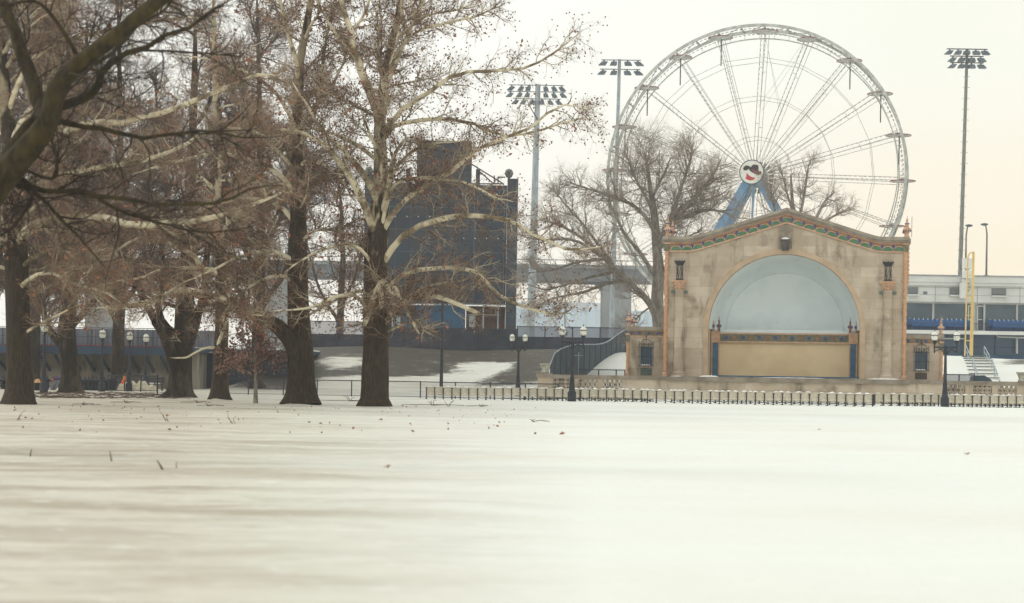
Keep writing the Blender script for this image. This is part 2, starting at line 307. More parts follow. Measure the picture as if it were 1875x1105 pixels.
# ------------------------------------------------------------ ground: one snow sheet with the grassy bank
def in_poly(u, v, pts):
    c = np.zeros(u.shape, bool); j = len(pts)-1
    for i in range(len(pts)):
        xi, yi = pts[i]; xj, yj = pts[j]
        if yi != yj: c ^= ((yi > v) != (yj > v)) & (u < (xj-xi)*(v-yi)/(yj-yi)+xi)
        j = i
    return c
def ground():
    ys = np.unique(np.concatenate([np.geomspace(2.5, 118, 420), np.arange(118, 156, .28), np.geomspace(156, 6000, 40)]))
    a = np.linspace(-1, 1, 420); xf = np.sign(a)*(np.abs(a)*.6+.4*np.abs(a)**3)
    X = []; 
    half = np.maximum(10+ys*.42, 0)
    X = xf[None, :]*half[:, None]; Y = np.repeat(ys[:, None], len(xf), 1)
    Z = height(X, Y); far = sstep((Y-170)/60); Z = Z*(1-far)+far*np.where(X > -24, 3.3, 0.0)*np.clip(1, 0, 1)
    nx = len(xf); ny = len(ys)
    idx = np.arange(nx*ny).reshape(ny, nx)
    q = np.stack([idx[:-1, :-1], idx[:-1, 1:], idx[1:, 1:], idx[1:, :-1]], -1).reshape(-1, 4)
    me = bpy.data.meshes.new('snow_ground'); V = np.stack([X, Y, Z], -1).reshape(-1, 3)
    me.vertices.add(len(V)); me.vertices.foreach_set('co', V.ravel())
    me.loops.add(q.size); me.loops.foreach_set('vertex_index', q.ravel()); me.polygons.add(len(q))
    me.polygons.foreach_set('loop_start', np.arange(len(q))*4); me.polygons.foreach_set('loop_total', np.full(len(q), 4)); me.update()
    me.polygons.foreach_set('use_smooth', np.ones(len(q), bool))
    # bare grass on the bank (where the snow has melted)
    u, v = proj(V[:, 0], V[:, 1], V[:, 2])
    P1 = [(455, 673), (500, 600), (1100, 600), (1060, 640), (1035, 660), (1008, 676), (990, 704), (960, 700), (940, 706), (860, 707), (900, 690), (945, 672), (952, 665), (900, 664), (850, 661), (830, 668), (838, 680), (780, 690), (740, 688), (700, 690), (640, 687), (585, 690), (560, 712), (505, 714), (450, 712), (425, 706), (445, 690)]
    P2 = [(580, 660), (610, 653), (650, 652), (672, 656), (672, 668), (640, 673), (620, 677), (600, 671), (580, 668)]
    g = np.zeros(len(V)); jit = rng.normal(0, 1, (16, 2))*[17, 5]
    bank = (V[:, 1] > 124) & (V[:, 1] < 149.0) & (V[:, 0] < 8)
    for du, dv in jit: g += (in_poly(u+du, v+dv, P1) & ~in_poly(u+du, v+dv, P2) & bank)
    g /= len(jit)
    # a worn patch of turf on the right bank
    g = np.maximum(g, np.exp(-(((u-1868)/34)**2+((v-663)/6)**2))*.9*(V[:, 1] > 124)*(V[:, 1] < 152))
    g = np.maximum(g, .75*((V[:, 1] > 147.5) & (V[:, 1] < 149.5) & (V[:, 0] > 30)))
    at_ = me.attributes.new('grass', 'FLOAT', 'POINT'); at_.data.foreach_set('value', g)
    m = bpy.data.materials.new('snow_and_turf'); m.use_nodes = True; t = m.node_tree; n = t.nodes; l = t.links; b = n['Principled BSDF']
    b.inputs['Roughness'].default_value = .55; b.inputs['Specular IOR Level'].default_value = .25
    tc_ = n.new('ShaderNodeTexCoord')
    def noise(scale, detail, stretch, rough=.5):
        mpn = n.new('ShaderNodeMapping'); mpn.inputs['Scale'].default_value = stretch; l.new(tc_.outputs['Object'], mpn.inputs[0])
        a = n.new('ShaderNodeTexNoise'); a.inputs['Scale'].default_value = scale; a.inputs['Detail'].default_value = detail; a.inputs['Roughness'].default_value = rough; l.new(mpn.outputs[0], a.inputs['Vector']); return a.outputs[0]
    def mr(v, lo, hi, o0=0., o1=1.):
        r = n.new('ShaderNodeMapRange'); r.inputs[1].default_value = lo; r.inputs[2].default_value = hi; r.inputs[3].default_value = o0; r.inputs[4].default_value = o1; l.new(v, r.inputs[0]); return r.outputs[0]
    def mix(f, a, b_):
        x = n.new('ShaderNodeMix'); x.data_type = 'RGBA'
        for s_, k in ((f, 0), (a, 6), (b_, 7)):
            if isinstance(s_, (tuple, float)): x.inputs[k].default_value = s_
            else: l.new(s_, x.inputs[k])
        return x.outputs[2]
    def mul(a, b_):
        x = n.new('ShaderNodeMath'); x.operation = 'MULTIPLY'; l.new(a, x.inputs[0])
        if isinstance(b_, float): x.inputs[1].default_value = b_
        else: l.new(b_, x.inputs[1])
        return x.outputs[0]
    sx_ = n.new('ShaderNodeSeparateXYZ'); l.new(tc_.outputs['Object'], sx_.inputs[0])
    # old ice streaks, with tree shade painted into the snow colour toward the left
    dv = n.new('ShaderNodeMath'); dv.operation = 'DIVIDE'; l.new(sx_.outputs[0], dv.inputs[0]); l.new(sx_.outputs[1], dv.inputs[1])
    left = mr(dv.outputs[0], .05, -.20, 0.0, 1.0)
    n1 = noise(1.0, 9, (.19, 1, 1), .75); n2 = noise(.17, 4, (.4, 1, 1)); n4 = noise(3.6, 6, (.3, 1, 1), .65)
    c = mix(mul(mr(n1, .38, .66), .5), (.83, .87, .815, 1), (.79, .81, .74, 1))
    c = mix(mul(mr(n2, .46, .60), .6), c, (.78, .775, .70, 1))
    c = mix(mul(left, .75), c, (.585, .54, .425, 1))
    c = mix(mul(mul(mul(mr(n1, .42, .60), left), mr(noise(.22, 3, (.6, 1, 1)), .35, .55, .25, 1.0)), 1.0), c, (.37, .32, .23, 1))
    c = mix(mul(mul(mr(n4, .56, .70), left), .6), c, (.27, .245, .20, 1))
    c = mix(mul(mr(noise(6, 7, (.4, 1, 1), .7), .56, .66), .7), c, (.86, .87, .83, 1))
    # dead turf
    n3 = noise(1.4, 8, (1, 1, 1), .7); n5 = noise(12, 4, (1, 1, 1), .7)
    tc2 = mix(mr(n3, .35, .7), (.062, .055, .040, 1), (.10, .086, .060, 1)); tc2 = mix(mr(n5, .4, .65), tc2, (.05, .048, .034, 1))
    atr = n.new('ShaderNodeAttribute'); atr.attribute_name = 'grass'
    ad = n.new('ShaderNodeMath'); ad.operation = 'ADD'; l.new(atr.outputs['Fac'], ad.inputs[0]); l.new(mr(noise(1.3, 12, (.3, 1, 1), .95), .36, .64, -.8, .8), ad.inputs[1])
    gf = mr(ad.outputs[0], .44, .56)
    c = mix(mul(gf, mr(atr.outputs['Fac'], .02, .08)), c, tc2)
    l.new(c, b.inputs['Base Color'])
    bp = n.new('ShaderNodeBump'); bp.inputs['Strength'].default_value = .7; bp.inputs['Distance'].default_value = .06
    l.new(noise(7, 9, (.6, 1, 1), .6), bp.inputs['Height']); l.new(bp.outputs[0], b.inputs['Normal'])
    me.materials.append(m); o = bpy.data.objects.new('snow_ground', me); sc.collection.objects.link(o); struct(o)
ground()
# ------------------------------------------------------------ bandshell
TH = math.radians(9.5); CY = 115.0; _a, _b = ab(1438, 690); BC = np.array((_a*CY, CY)); BZ = 1.5
_n = np.array((math.sin(TH), math.cos(TH))); _e = np.array((math.cos(TH), -math.sin(TH)))
def bl(u, v, dep=0.0):
    a, b = ab(u, v); d = np.array((a, 1.0)); t = (BC@_n+dep)/(d@_n); p = d*t
    return float((p-BC)@_e), float(EYE+b*t)
bs = thing('bandshell', 'tan limestone bandshell with pale blue arched shell and coloured tile frieze', 'bandshell', (BC[0], BC[1], 0), -TH)
def mb(): return MB()
LX = bl(1219, 560)[0]; RX = bl(1656, 560)[0]
acx, acz = bl(1436, 603); AR = (bl(1575, 603)[0]-bl(1297, 603)[0])/2; acx = (bl(1575, 603)[0]+bl(1297, 603)[0])/2
EZ = (bl(1240, 441)[1]+bl(1640, 447)[1])/2; AZ = bl(1440, 391)[1]; apx = bl(1441, 391)[0]
KL = LX+1.45; KR = RX-1.45
def gable(x, off=0.0):
    t = (x-KL)/(apx-KL) if x < apx else (KR-x)/(KR-apx)
    t = max(0., min(1., t)); t = (t-.05+.05*math.exp(-t/.05))/.95 if t > 0 else 0
    return EZ+(AZ-EZ)*t+off
gx = list(np.linspace(LX, KL, 4))+list(np.linspace(KL, apx, 24))[1:]+list(np.linspace(apx, KR, 24))[1:]+list(np.linspace(KR, RX, 4))[1:]
# facade with arched opening
fm = mb(); ts = np.linspace(0, math.pi, 49)
xs = sorted(set([round(x, 4) for x in gx if abs(x-acx) > AR]+[round(acx-AR*math.cos(t), 4) for t in ts]))
for x0, x1 in zip(xs[:-1], xs[1:]):
    ins = abs((x0+x1)/2-acx) < AR
    f = lambda x: acz+math.sqrt(max(0, AR*AR-(x-acx)**2)) if ins else BZ
    fm.poly([(x0, f(x0)), (x1, f(x1)), (x1, gable(x1)), (x0, gable(x0))], 0, .9)
for x0, x1, in ((LX, LX+.01),): pass
fm.box(LX, LX+.5, .903, 7.5, BZ, EZ-.3); fm.box(RX-.5, RX, .903, 7.5, BZ, EZ-.3); fm.box(LX, RX, 7.503, 8, BZ, EZ-.3)
fm.build('facade_wall', M['stone'], bs)
rf = mb()
for x0, x1 in zip(gx[:-1], gx[1:]): rf.poly([(x0, gable(x0, -.35)), (x1, gable(x1, -.35)), (x1, gable(x1, -.2)), (x0, gable(x0, -.2))], .905, 8.3)
rf.build('roof', M['cornice'], bs)
am = mb()
for t0, t1 in zip(ts[:-1], ts[1:]):
    c0, s0, c1, s1 = math.cos(t0), math.sin(t0), math.cos(t1), math.sin(t1); R2 = AR+.33
    am.poly([(acx+AR*c0, acz+AR*s0), (acx+R2*c0, acz+R2*s0), (acx+R2*c1, acz+R2*s1), (acx+AR*c1, acz+AR*s1)], -.05, -.003)
am.poly([(acx-AR-.33, BZ), (acx-AR, BZ), (acx-AR, acz), (acx-AR-.33, acz)], -.05, -.003)
am.poly([(acx+AR, BZ), (acx+AR+.33, BZ), (acx+AR+.33, acz), (acx+AR, acz)], -.05, -.003)
am.build('arch_trim', mat('arch_stone', S(196, 172, 146), .9, col2=S(180, 158, 132), scale=1, bump=.2), bs)
# keystone block over the arch
k0 = bl(1429, 440)[0]; k1 = bl(1447, 440)[0]
kb = mb(); kb.box(k0-.12, k1+.12, -.09, -.002, acz+AR+.35, gable(apx)-.75); kb.build('keystone', M['stone_dark'], bs)
# shell: lofted cove and back
prof = [(.903, 1.0), (1.6, .99), (2.4, .97), (3.2, .93), (3.9, .885), (4.4, .84), (4.7, .805)]
V = []; n_ = 48
for d, r in prof:
    for i in range(n_+1):
        t = math.pi*i/n_; V.append((acx-AR*r*math.cos(t), d, acz+AR*r*math.sin(t)))
Fc = [(i*(n_+1)+j, (i+1)*(n_+1)+j, (i+1)*(n_+1)+j+1, i*(n_+1)+j+1) for i in range(len(prof)-1) for j in range(n_)]
sm_ = mb(); sm_.add(V, Fc)
for k in range(4):
    r0, r1 = .803*(1-k/4), .803*(1-(k+1)/4); d0, d1 = 4.702+.12*k, 4.702+.12*(k+1)
    V = [(acx-AR*r*math.cos(math.pi*i/n_), d, acz+AR*r*math.sin(math.pi*i/n_)) for r, d in ((r0, d0), (r1, d1)) for i in range(n_+1)]
    sm_.add(V, [(j, n_+1+j, n_+2+j, j+1) for j in range(n_)])
sm_.box(acx-AR, acx+AR, 2.75, 5.4, acz-.3, acz-.002)
sm_.build('shell', M['shell'], bs, smooth=True)
# stage: ochre wall, frieze band, posts
sw = mb(); zt = bl(1436, 612, 2.6)[1]; zb = bl(1436, 627, 2.6)[1]
sw.box(acx-AR, acx+AR, 2.70, 2.95, BZ, acz-.31); sw.build('stage_back_wall', M['yellow_wall'], bs)
for sg in (-1, 1):
    sd_ = mb(); x0 = acx+sg*AR; sd_.box(min(x0, x0+sg*.3), max(x0, x0+sg*.3), .903, 2.697, BZ, acz-.02); sd_.build('stage_side_wall', M['yellow_wall'], bs)
fr = mb(); fr.m = 0; fr.box(acx-AR+.01, acx+AR-.01, 2.55, 2.697, zb, zt)
fr.m = 1; fr.box(acx-AR+.01, acx+AR-.01, 2.50, 2.547, zt-.05, zt+.05); fr.box(acx-AR+.01, acx+AR-.01, 2.50, 2.547, zb-.07, zb+.03)
for i in range(17):
    x = acx-AR+.55+(2*AR-1.1)*i/16; zc = (zt+zb)/2; fr.m = 2 if i % 2 else 3
    if i % 2: fr.disc((x, zc), .13, 2.52, 2.548, 12)
    else: fr.box(x-.11, x+.11, 2.52, 2.548, zc-.12, zc+.12)
fr.build('tile_band', [M['tdull'], M['terra'], M['tblue'], M['terra_dk']], bs)
for sg in (-1, 1):
    p = mb(); xc = acx+sg*(AR-.36); p.m = 0; p.box(xc-.19, xc+.19, 2.46, 2.69, BZ+.06, zb-.08)
    p.m = 1; p.box(xc-.27, xc-.193, 2.43, 2.69, BZ+.06, zb-.08); p.box(xc+.193, xc+.27, 2.43, 2.69, BZ+.06, zb-.08); p.box(xc-.3, xc+.3, 2.40, 2.49, zb-.077, zt+.12)
    p.build('stage_door', [M['blue_door'], M['terra']], bs)
    f_ = mb(); 
    for dx in (-.22, .22):
        c = (xc+dx, 2.45, zt+.12); f_.m = 0
        f_.lathe([(.09, 0), (.09, .25), (.15, .3), (.17, .42), (.08, .5), (.05, .62), (.09, .68), (.03, .78), (.02, 1.0)], c, 10)
        f_.m = 1; f_.lathe([(.155, .33), (.175, .36), (.175, .4), (.14, .44)], c, 10)
    f_.build('stage_finial', [M['terra_dk'], M['tblue']], bs, smooth=True)
fl = mb(); fl.box(acx-AR, acx+AR, .0, 2.69, BZ+.003, BZ+.05); fl.build('stage_floor', M['concrete'], bs)
bt = mb(); bt.box(acx-AR+.02, acx+AR-.02, .3, .38, BZ+.051, BZ+.13); bt.build('blue_skirting', M['blue_door'], bs)
sn = mb()
for x0, x1, h in ((LX+2.3, LX+3.6, .12), (KR-.9, RX-.2, .10), (acx-1.5, acx+2.8, .05), (LX+.4, LX+1.2, .05)):
    n = 14; V = []; 
    for i in range(n+1):
        t = i/n; e_ = math.sin(math.pi*t)**.5; x = x0+(x1-x0)*t
        for yy, hh in ((-.95, 0), (-.7, .8), (-.3, 1), (-.06, .4)): V.append((x, yy, BZ+.004+h*e_*hh*(1+.2*math.sin(i*2.3))))
    sn = mb(); sn.add(V, [(i*4+j, i*4+4+j, i*4+5+j, i*4+j+1) for i in range(n) for j in range(3)]); sn.build('snow_drift', M['snow_obj'], bs, smooth=True)
# cornice and gable frieze
cn = mb(); lo = [(x, gable(x)) for x in gx]
lo[0] = (LX-.25, EZ); lo[-1] = (RX+.25, EZ)
cn.strip(lo, [(x, z+.13) for x, z in lo], -.28, .9); cn.strip([(x, z+.131) for x, z in lo], [(x, z+.34) for x, z in lo], -.42, .9)
cn.box(LX-.4, LX-.003, .903, 7.9, EZ+.0, EZ+.34); cn.box(RX+.003, RX+.4, .903, 7.9, EZ+.0, EZ+.34)
cn.build('cornice', M['cornice'], bs)
ff = mb(); FH = .62
gg = [(x, gable(x)) for x in gx]
ff.m = 4; ff.strip([(x, z-FH) for x, z in gg], [(x, z-.002) for x, z in gg], -.06, -.002)
ff.m = 0; ff.strip([(x, z-.14) for x, z in gg], [(x, z-.005) for x, z in gg], -.14, -.062); ff.strip([(x, z-FH-.05) for x, z in gg], [(x, z-FH+.05) for x, z in gg], -.12, -.062)
nl = 21; xs_ = [apx+(i-10)*((RX-LX-.6)/20.6) for i in range(nl)]; sp = xs_[1]-xs_[0]
for i, x in enumerate(xs_):
    dx = .1; sl_ = (gable(x+dx)-gable(x-dx))/(2*dx) if abs(x-apx) > .2 else 0; an = math.atan(sl_); z = gable(x)-FH+.06
    def tr(px, pz, x=x, z=z, an=an): return (x+px*math.cos(an)-pz*math.sin(an), z+px*math.sin(an)+pz*math.cos(an))
    r = .32; ar = [(r*math.cos(a), r*.85*math.sin(a)) for a in np.linspace(0, math.pi, 13)]
    ff.m = 1; ff.poly([tr(*q) for q in ar], -.10, -.062)
    ff.m = 0; ff.strip([tr(*q) for q in ar], [tr(q[0]*1.2, q[1]*1.2) for q in ar], -.13, -.062)
    if i < nl-1:
        ff.m = 2; x2 = x+sp/2; z2 = gable(x2)-FH*.52; ff.box(x2-.035, x2+.035, -.15, -.132, z2-.17, z2+.17); ff.box(x2-.1, x2+.1, -.152, -.133, z2-.0, z2+.07)
        ff.disc((x2, z2+.03), .085, -.155, -.134, 8)
    for k in range(5):
        ff.m = 3; x3 = x-sp/2+sp*(k+.5)/5; z3 = gable(x3)-.11; ff.box(x3-.025, x3+.025, -.16, -.141, z3-.06, z3+.05)
ff.build('gable_frieze', [M['terra'], M['tgreen'], M['tblue'], M['terra_dk'], mat('frieze_ground', S(186, 146, 118), .7, col2=S(160, 122, 98), scale=8)], bs)
def rope(x, y, z0, z1, r, name='rope_column'):
    b = mb(); k = int((z1-z0)/.07); n = 12; V = []
    for i in range(k+1):
        z = z0+(z1-z0)*i/k
        for j in range(n):
            a = 2*math.pi*j/n; rr = r*(1+.16*math.cos(3*(a)-z*14)); V.append((x+rr*math.cos(a), y+rr*math.sin(a), z))
    b.add(V, [(i*n+j, i*n+(j+1) % n, (i+1)*n+(j+1) % n, (i+1)*n+j) for i in range(k) for j in range(n)])
    b.m = 1; b.box(x-r*1.35, x+r*1.35, y-r*1.3, y+r*1.3, z0-.14, z0+.002); b.lathe([(r*1.4, 0), (r*1.5, .06), (r*1.1, .14)], (x, y, z0), 12)
    b.m = 2; b.box(x-r*1.4, x+r*1.4, y-r*1.3, y+r*1.3, z1, z1+.45); b.m = 1; b.box(x-r*1.6, x+r*1.6, y-r*1.4, y+r*1.4, z1+.45, z1+.56)
    return b.build(name, [mat('rope_terracotta', S(208, 166, 130), .7, col2=S(184, 138, 104), scale=14, stretch=(1, 1, 1)) if 'rope_terracotta' not in bpy.data.materials else bpy.data.materials['rope_terracotta'], M['terra'], M['tdull']], bs, smooth=True)
rope(LX+.02, -.04, BZ+.14, EZ-.6, .125); rope(RX+.02, -.04, BZ+.14, EZ-.6, .125)
hs = mb()
for k in range(9): hs.lathe([(.10, 0), (.14, .06), (.12, .2), (.08, .26)], (RX+.18, .55, EZ-2.7+k*.28), 8)
hs.box(RX+.05, RX+.3, .4, .7, EZ-.2, EZ-.003); hs.build('hanging_bracket', M['terra'], bs, smooth=True)
def finial(c, s_, n=12, name='finial', parent=bs):
    f = mb(); f.m = 0; f.lathe([(.20, 0), (.20, .12), (.14, .16), (.13, .36), (.26, .46), (.32, .56), (.30, .66), (.20, .74), (.13, .78), (.12, .95), (.17, 1.0), (.17, 1.06), (.08, 1.14), (.06, 1.3), (.09, 1.34), (.03, 1.42), (.02, 1.62)], c, n, s_)
    f.m = 1
    for j in range(10):
        a = 2*math.pi*j/10; f.box(c[0]+.29*s_*math.cos(a)-.02, c[0]+.29*s_*math.cos(a)+.02, c[1]+.29*s_*math.sin(a)-.02, c[1]+.29*s_*math.sin(a)+.02, c[2]+.42*s_, c[2]+.58*s_)
    f.m = 1; f.lathe([(.175, 1.0), (.185, 1.02), (.185, 1.05), (.17, 1.07)], c, n, s_)
    return f.build(name, [M['terra'], M['tblue']], parent, smooth=True)
for x in (LX+.05, RX+.1):
    finial((x, .1, EZ+.34), .86); finial((x+(.28 if x < 0 else -.05), .55, EZ+.34), .72)
    sp_ = mb(); sp_.tube([(x+.33, .6, EZ+.4), (x+.33, .6, EZ+1.75)], .018, 6); sp_.build('roof_spike', M['cornice'], bs)
# engaged columns with capitals and brazier lanterns
for uc, v0, v1 in ((1244.5, 531, 688), (1625.5, 533, 694)):
    x, zc = bl(uc, v0); c = mb(); r = .32
    c.lathe([(r*1.55, 0), (r*1.55, .12), (r*1.35, .16), (r*1.4, .24), (r*1.1, .32), (r*1.05, .4), (r, 1.5), (r*.92, zc-BZ-.1), (r*1.05, zc-BZ-.05), (r*1.05, zc-BZ)], (x, -.12, BZ), 20)
    c.build('column', M['stone'], bs, smooth=True)
    cp = mb(); h = bl(uc, v0-17)[1]-zc
    cp.lathe([(r*.85, 0), (r*.9, h*.3), (r*1.25, h*.75), (r*1.35, h*.8), (r*1.45, h)], (x, -.12, zc), 12)
    for j in range(12):
        a = 2*math.pi*j/12
        for hh, rr in ((.25, .95), (.62, 1.15)): cp.lathe([(.02, -.12), (.07, -.03), (.08, .05), (.03, .1)], (x+r*rr*math.cos(a), -.12+r*rr*math.sin(a), zc+h*hh), 5)
    for sx_ in (-1, 1):
        cp.lathe([(.04, -.1), (.1, -.05), (.1, .05), (.04, .1)], (x+sx_*r*1.35, -.3, zc+h*.85), 8)
    cp.build('capital', M['terra'], bs, smooth=True)
    for sx_ in (-1, 1):
        br_ = mb(); br_.box(x+sx_*.45-.1, x+sx_*.45+.1, -.2, -.001, zc-.22, zc-.05)
        br_.build('corner_bracket', mat('verdigris', S(92, 118, 112), .7) if 'verdigris' not in bpy.data.materials else bpy.data.materials['verdigris'], bs)
    la = mb(); z0 = zc+h+.02; H = bl(uc, v0-52)[1]-z0
    la.lathe([(.26, 0), (.26, .06), (.2, .1)], (x, -.12, z0), 8); zt_ = z0+H
    for j in range(6):
        a = 2*math.pi*j/6; a2 = a+1.05
        p = lambda A, R_, z: (x+R_*math.cos(A), -.12+R_*math.sin(A), z)
        la.beam(p(a, .2, z0+.08), p(a, .2, zt_-.25), .035); la.beam(p(a, .2, z0+.1), p(a2, .2, zt_-.27), .022)
    la.lathe([(.2, -.26), (.22, -.24), (.34, -.05), (.36, 0), (.32, 0), (.2, -.2)], (x, -.12, zt_), 12)
    for j in range(12):
        a = 2*math.pi*j/12; la.box(x+.34*math.cos(a)-.02, x+.34*math.cos(a)+.02, -.12+.34*math.sin(a)-.02, -.12+.34*math.sin(a)+.02, zt_-.01, zt_+.07)
    la.build('brazier_lantern', M['iron'], bs)
# floodlight box above the arch, snow on its lid
x, z = bl(1438, 449); fb = mb(); fb.poly([(x-.22, z-.38), (x+.22, z-.38), (x+.29, z+.3), (x-.29, z+.3)], -.5, -.092); fb.box(x-.31, x+.31, -.55, -.09, z+.3, z+.34)
fo = fb.build('floodlight', mat('weathered_lantern', S(92, 90, 84), .8, col2=S(70, 68, 64), scale=3), bs)
fs = mb(); fs.lathe([(.27, 0), (.25, .07), (.12, .13), (.01, .14)], (x, -.3, z+.34), 12); fs.build('snow_cap', M['snow_obj'], fo, smooth=True)
# wings with grilled windows
for sg, u0, u1, vt, vb, uw in ((-1, 1149, 1215, 600, 687, 1183.5), (1, 1660, 1724, 614, 696, 1687)):
    x0 = bl(u0, 650, .6)[0]; x1 = bl(u1, 650, .6)[0]
    if sg < 0: x1 = LX-.002
    else: x0 = RX+.002
    zt2 = bl((u0+u1)/2, vt, .6)[1]; wx = bl(uw, 650, .6)[0]; wz0 = bl(uw, vb-18, .6)[1]; wz1 = bl(uw, vb-52, .6)[1]; ww = .40
    wg = mb()
    for a0, a1, c0, c1 in ((x0, wx-ww, BZ, zt2-.2), (wx+ww, x1, BZ, zt2-.2), (wx-ww, wx+ww, BZ, wz0), (wx-ww, wx+ww, wz1, zt2-.2)): wg.box(a0, a1, .6, .95, c0, c1)
    wg.box(x0, x1, 3.2, 3.5, BZ, zt2-.2); 
    if sg < 0: wg.box(x0, x0+.3, .953, 3.197, BZ, zt2-.2)
    else: wg.box(x1-.3, x1, .953, 3.197, BZ, zt2-.2)
    wg.build('wing_wall', M['stone'], bs)
    cw = mb(); cw.box(x0-.15 if sg < 0 else x0, x1 if sg < 0 else x1+.15, .42, 3.6, zt2-.198, zt2+.05); cw.build('wing_coping', M['cornice'], bs)
    fw = mb(); fz1 = zt2-.2; fz0 = fz1-.42; a0 = x0 if sg < 0 else x0+.14; a1 = x1-.14 if sg < 0 else x1
    fw.m = 0; fw.box(a0, a1, .55, .598, fz0, fz1); fw.m = 1; fw.box(a0, a1, .52, .548, fz1-.06, fz1-.002); fw.box(a0, a1, .52, .548, fz0, fz0+.07)
    for i in range(8):
        xx = a0+(a1-a0)*(i+.6)/8; zc = (fz0+fz1)/2+.01; fw.m = 2 if i % 2 == 0 else 3
        if i % 2 == 0: fw.disc((xx, zc), .10, .525, .548, 12)
        else: fw.box(xx-.06, xx+.06, .525, .548, zc-.1, zc+.1)
    fw.build('wing_frieze', [M['tdull'], M['terra'], M['tblue'], M['terra_dk']], bs)
    xc = x0 if sg < 0 else x1
    rope(xc, .56, BZ+.14, fz0-.35, .09)
    finial((xc+.1*sg*-.5, .75, zt2+.05), .74); 
    if sg < 0: finial((xc+.36, 1.0, zt2+.05), .60)
    wf = mb(); wf.m = 0
    for a, b_ in ((wx-ww+.002, wx-ww+.09), (wx+ww-.09, wx+ww-.002), (wx-.025, wx+.025)): wf.box(a, b_, .66, .74, wz0+.002, wz1-.002)
    for zz in np.linspace(wz0+.03, wz1-.04, 4): wf.box(wx-ww+.091, wx-.026, .67, .73, zz-.025, zz+.025); wf.box(wx+.026, wx+ww-.091, .67, .73, zz-.025, zz+.025)
    wo = wf.build('window', M['blue_door'], bs)
    gp = mb(); gp.box(wx-ww+.003, wx+ww-.003, .76, .79, wz0+.003, wz1-.003); gp.build('pane', M['glass_dk'], wo)
    gr = mb(); hw = ww+.07
    for i in range(7):
        xx = wx-hw+2*hw*i/6; gr.beam((xx, .44, wz0-.06), (xx, .44, wz1+(.2 if i in (0, 6) else .08)), .03)
        gr.lathe([(.01, 0), (.035, .06), (.005, .16)], (xx, .44, wz1+(.2 if i in (0, 6) else .08)), 6)
    for zz in (wz0-.04, wz0+(wz1-wz0)*.45, wz1-.06): gr.beam((wx-hw-.05, .44, zz), (wx+hw+.05, .44, zz), .035)
    for zz in (wz0-.04, wz1-.06): 
        for q in (-1, 1): gr.beam((wx+q*hw, .44, zz), (wx+q*hw, .6, zz), .03)
    for q in (-1, 1):
        gr.tube([(wx+q*hw*.95*math.cos(a), .44, wz1+.05+.36*math.sin(a)*(1-.25*math.cos(a*2))) for a in np.linspace(0, 1.57, 9)], .02, 6)
        gr.tube([(wx+q*(.16+.08*math.cos(a)), .44, wz1+.14+.08*math.sin(a)) for a in np.linspace(0, 6.2, 12)], .014, 5)
    gr.beam((wx, .44, wz1), (wx, .44, wz1+.62), .03); gr.beam((wx-.1, .44, wz1+.48), (wx+.1, .44, wz1+.48), .025); gr.lathe([(.01, 0), (.05, .06), (.005, .18)], (wx, .44, wz1+.6), 6)
    gr.build('window_grille', M['iron'], wo)
    sn = mb()
    for i in range(4): sn.lathe([(.09, 0), (.08, .06), (.02, .09)], (wx-ww+.12+.15*i, .53, wz0-.02), 7)
    sn.build('snow_on_sill', M['snow_obj'], wo, smooth=True)
    pq = mb(); pz1 = wz0-.18; pq.box(wx-.38, wx+.38, .57, .597, BZ+.06, pz1); pq.build('plaque', M['plaque'] if sg < 0 else mat('dark_vent', S(82, 76, 70), .8), bs)
# ------------------------------------------------------------ terrace wall with pierced panels
WY = 112.2
def wl(u): a, b = ab(u, 700); return a*WY
tw = thing('terrace_wall', 'long low limestone terrace wall with pierced panels in front of the bandshell', 'stone wall', (wl(985), WY, 0))
o3 = (wl(985), WY, 0)
def wmb(): return MB(o3)
WE = wl(1990); pan = [(1013, 1044), (1059, 1094), (1104, 1139), (1734, 1768), (1782, 1817), (1828, 1862), (1905, 1940)]
ZC = 1.27; wb = wmb(); cur = wl(985)
for a, b_ in [(wl(p), wl(q)) for p, q in pan]:
    wb.box(cur, a, WY, WY+.35, -.2, ZC); wb.box(a, b_, WY, WY+.35, -.2, .62); wb.box(a, b_, WY, WY+.35, 1.2, ZC); cur = b_
wb.box(cur, WE, WY, WY+.35, -.2, ZC)
wb.box(wl(1148), wl(1728), WY+.353, WY+1.6, .2, ZC-.02)
for a, b_ in ((985, 1011),): wb.box(wl(a)-.02, wl(b_), WY-.12, WY+.6, -.2, 1.29)
wb.build('wall', M['stone'], tw)
cpz = wmb(); cpz.box(wl(1011)+.002, WE, WY-.10, WY+.42, ZC+.002, 1.5); cpz.box(wl(985)-.12, wl(1011), WY-.2, WY+.7, 1.295, 1.58)
cpz.box(wl(1222), wl(1665), WY-.18, WY-.103, ZC-.06, 1.47)
cpz.box(wl(1148), wl(1728), WY+.423, WY+4.6, ZC+.002, 1.496)
cpz.build('coping', M['stone_dark'], tw)
for p, q in pan:
    a, b_ = wl(p), wl(q); pp = wmb(); nn = 4; wdt = (b_-a)/nn
    for i in range(nn):
        xm = a+wdt*(i+.5)
        for (x0, z0, x1, z1) in ((xm-wdt/2, .62, xm+wdt/2, 1.2), (xm+wdt/2, .62, xm-wdt/2, 1.2)): pp.beam((x0, WY+.18, z0), (x1, WY+.18, z1), .085, .2 if z0 < z1 else .19, up=(0, 1, 0))
        pp.beam((a+wdt*i, WY+.18, .62), (a+wdt*i, WY+.18, 1.2), .06, .18)
    pp.box(a, b_, WY+.1, WY+.26, .88, .94) if False else None
    pp.build('pierced_panel', M['stone'], tw)
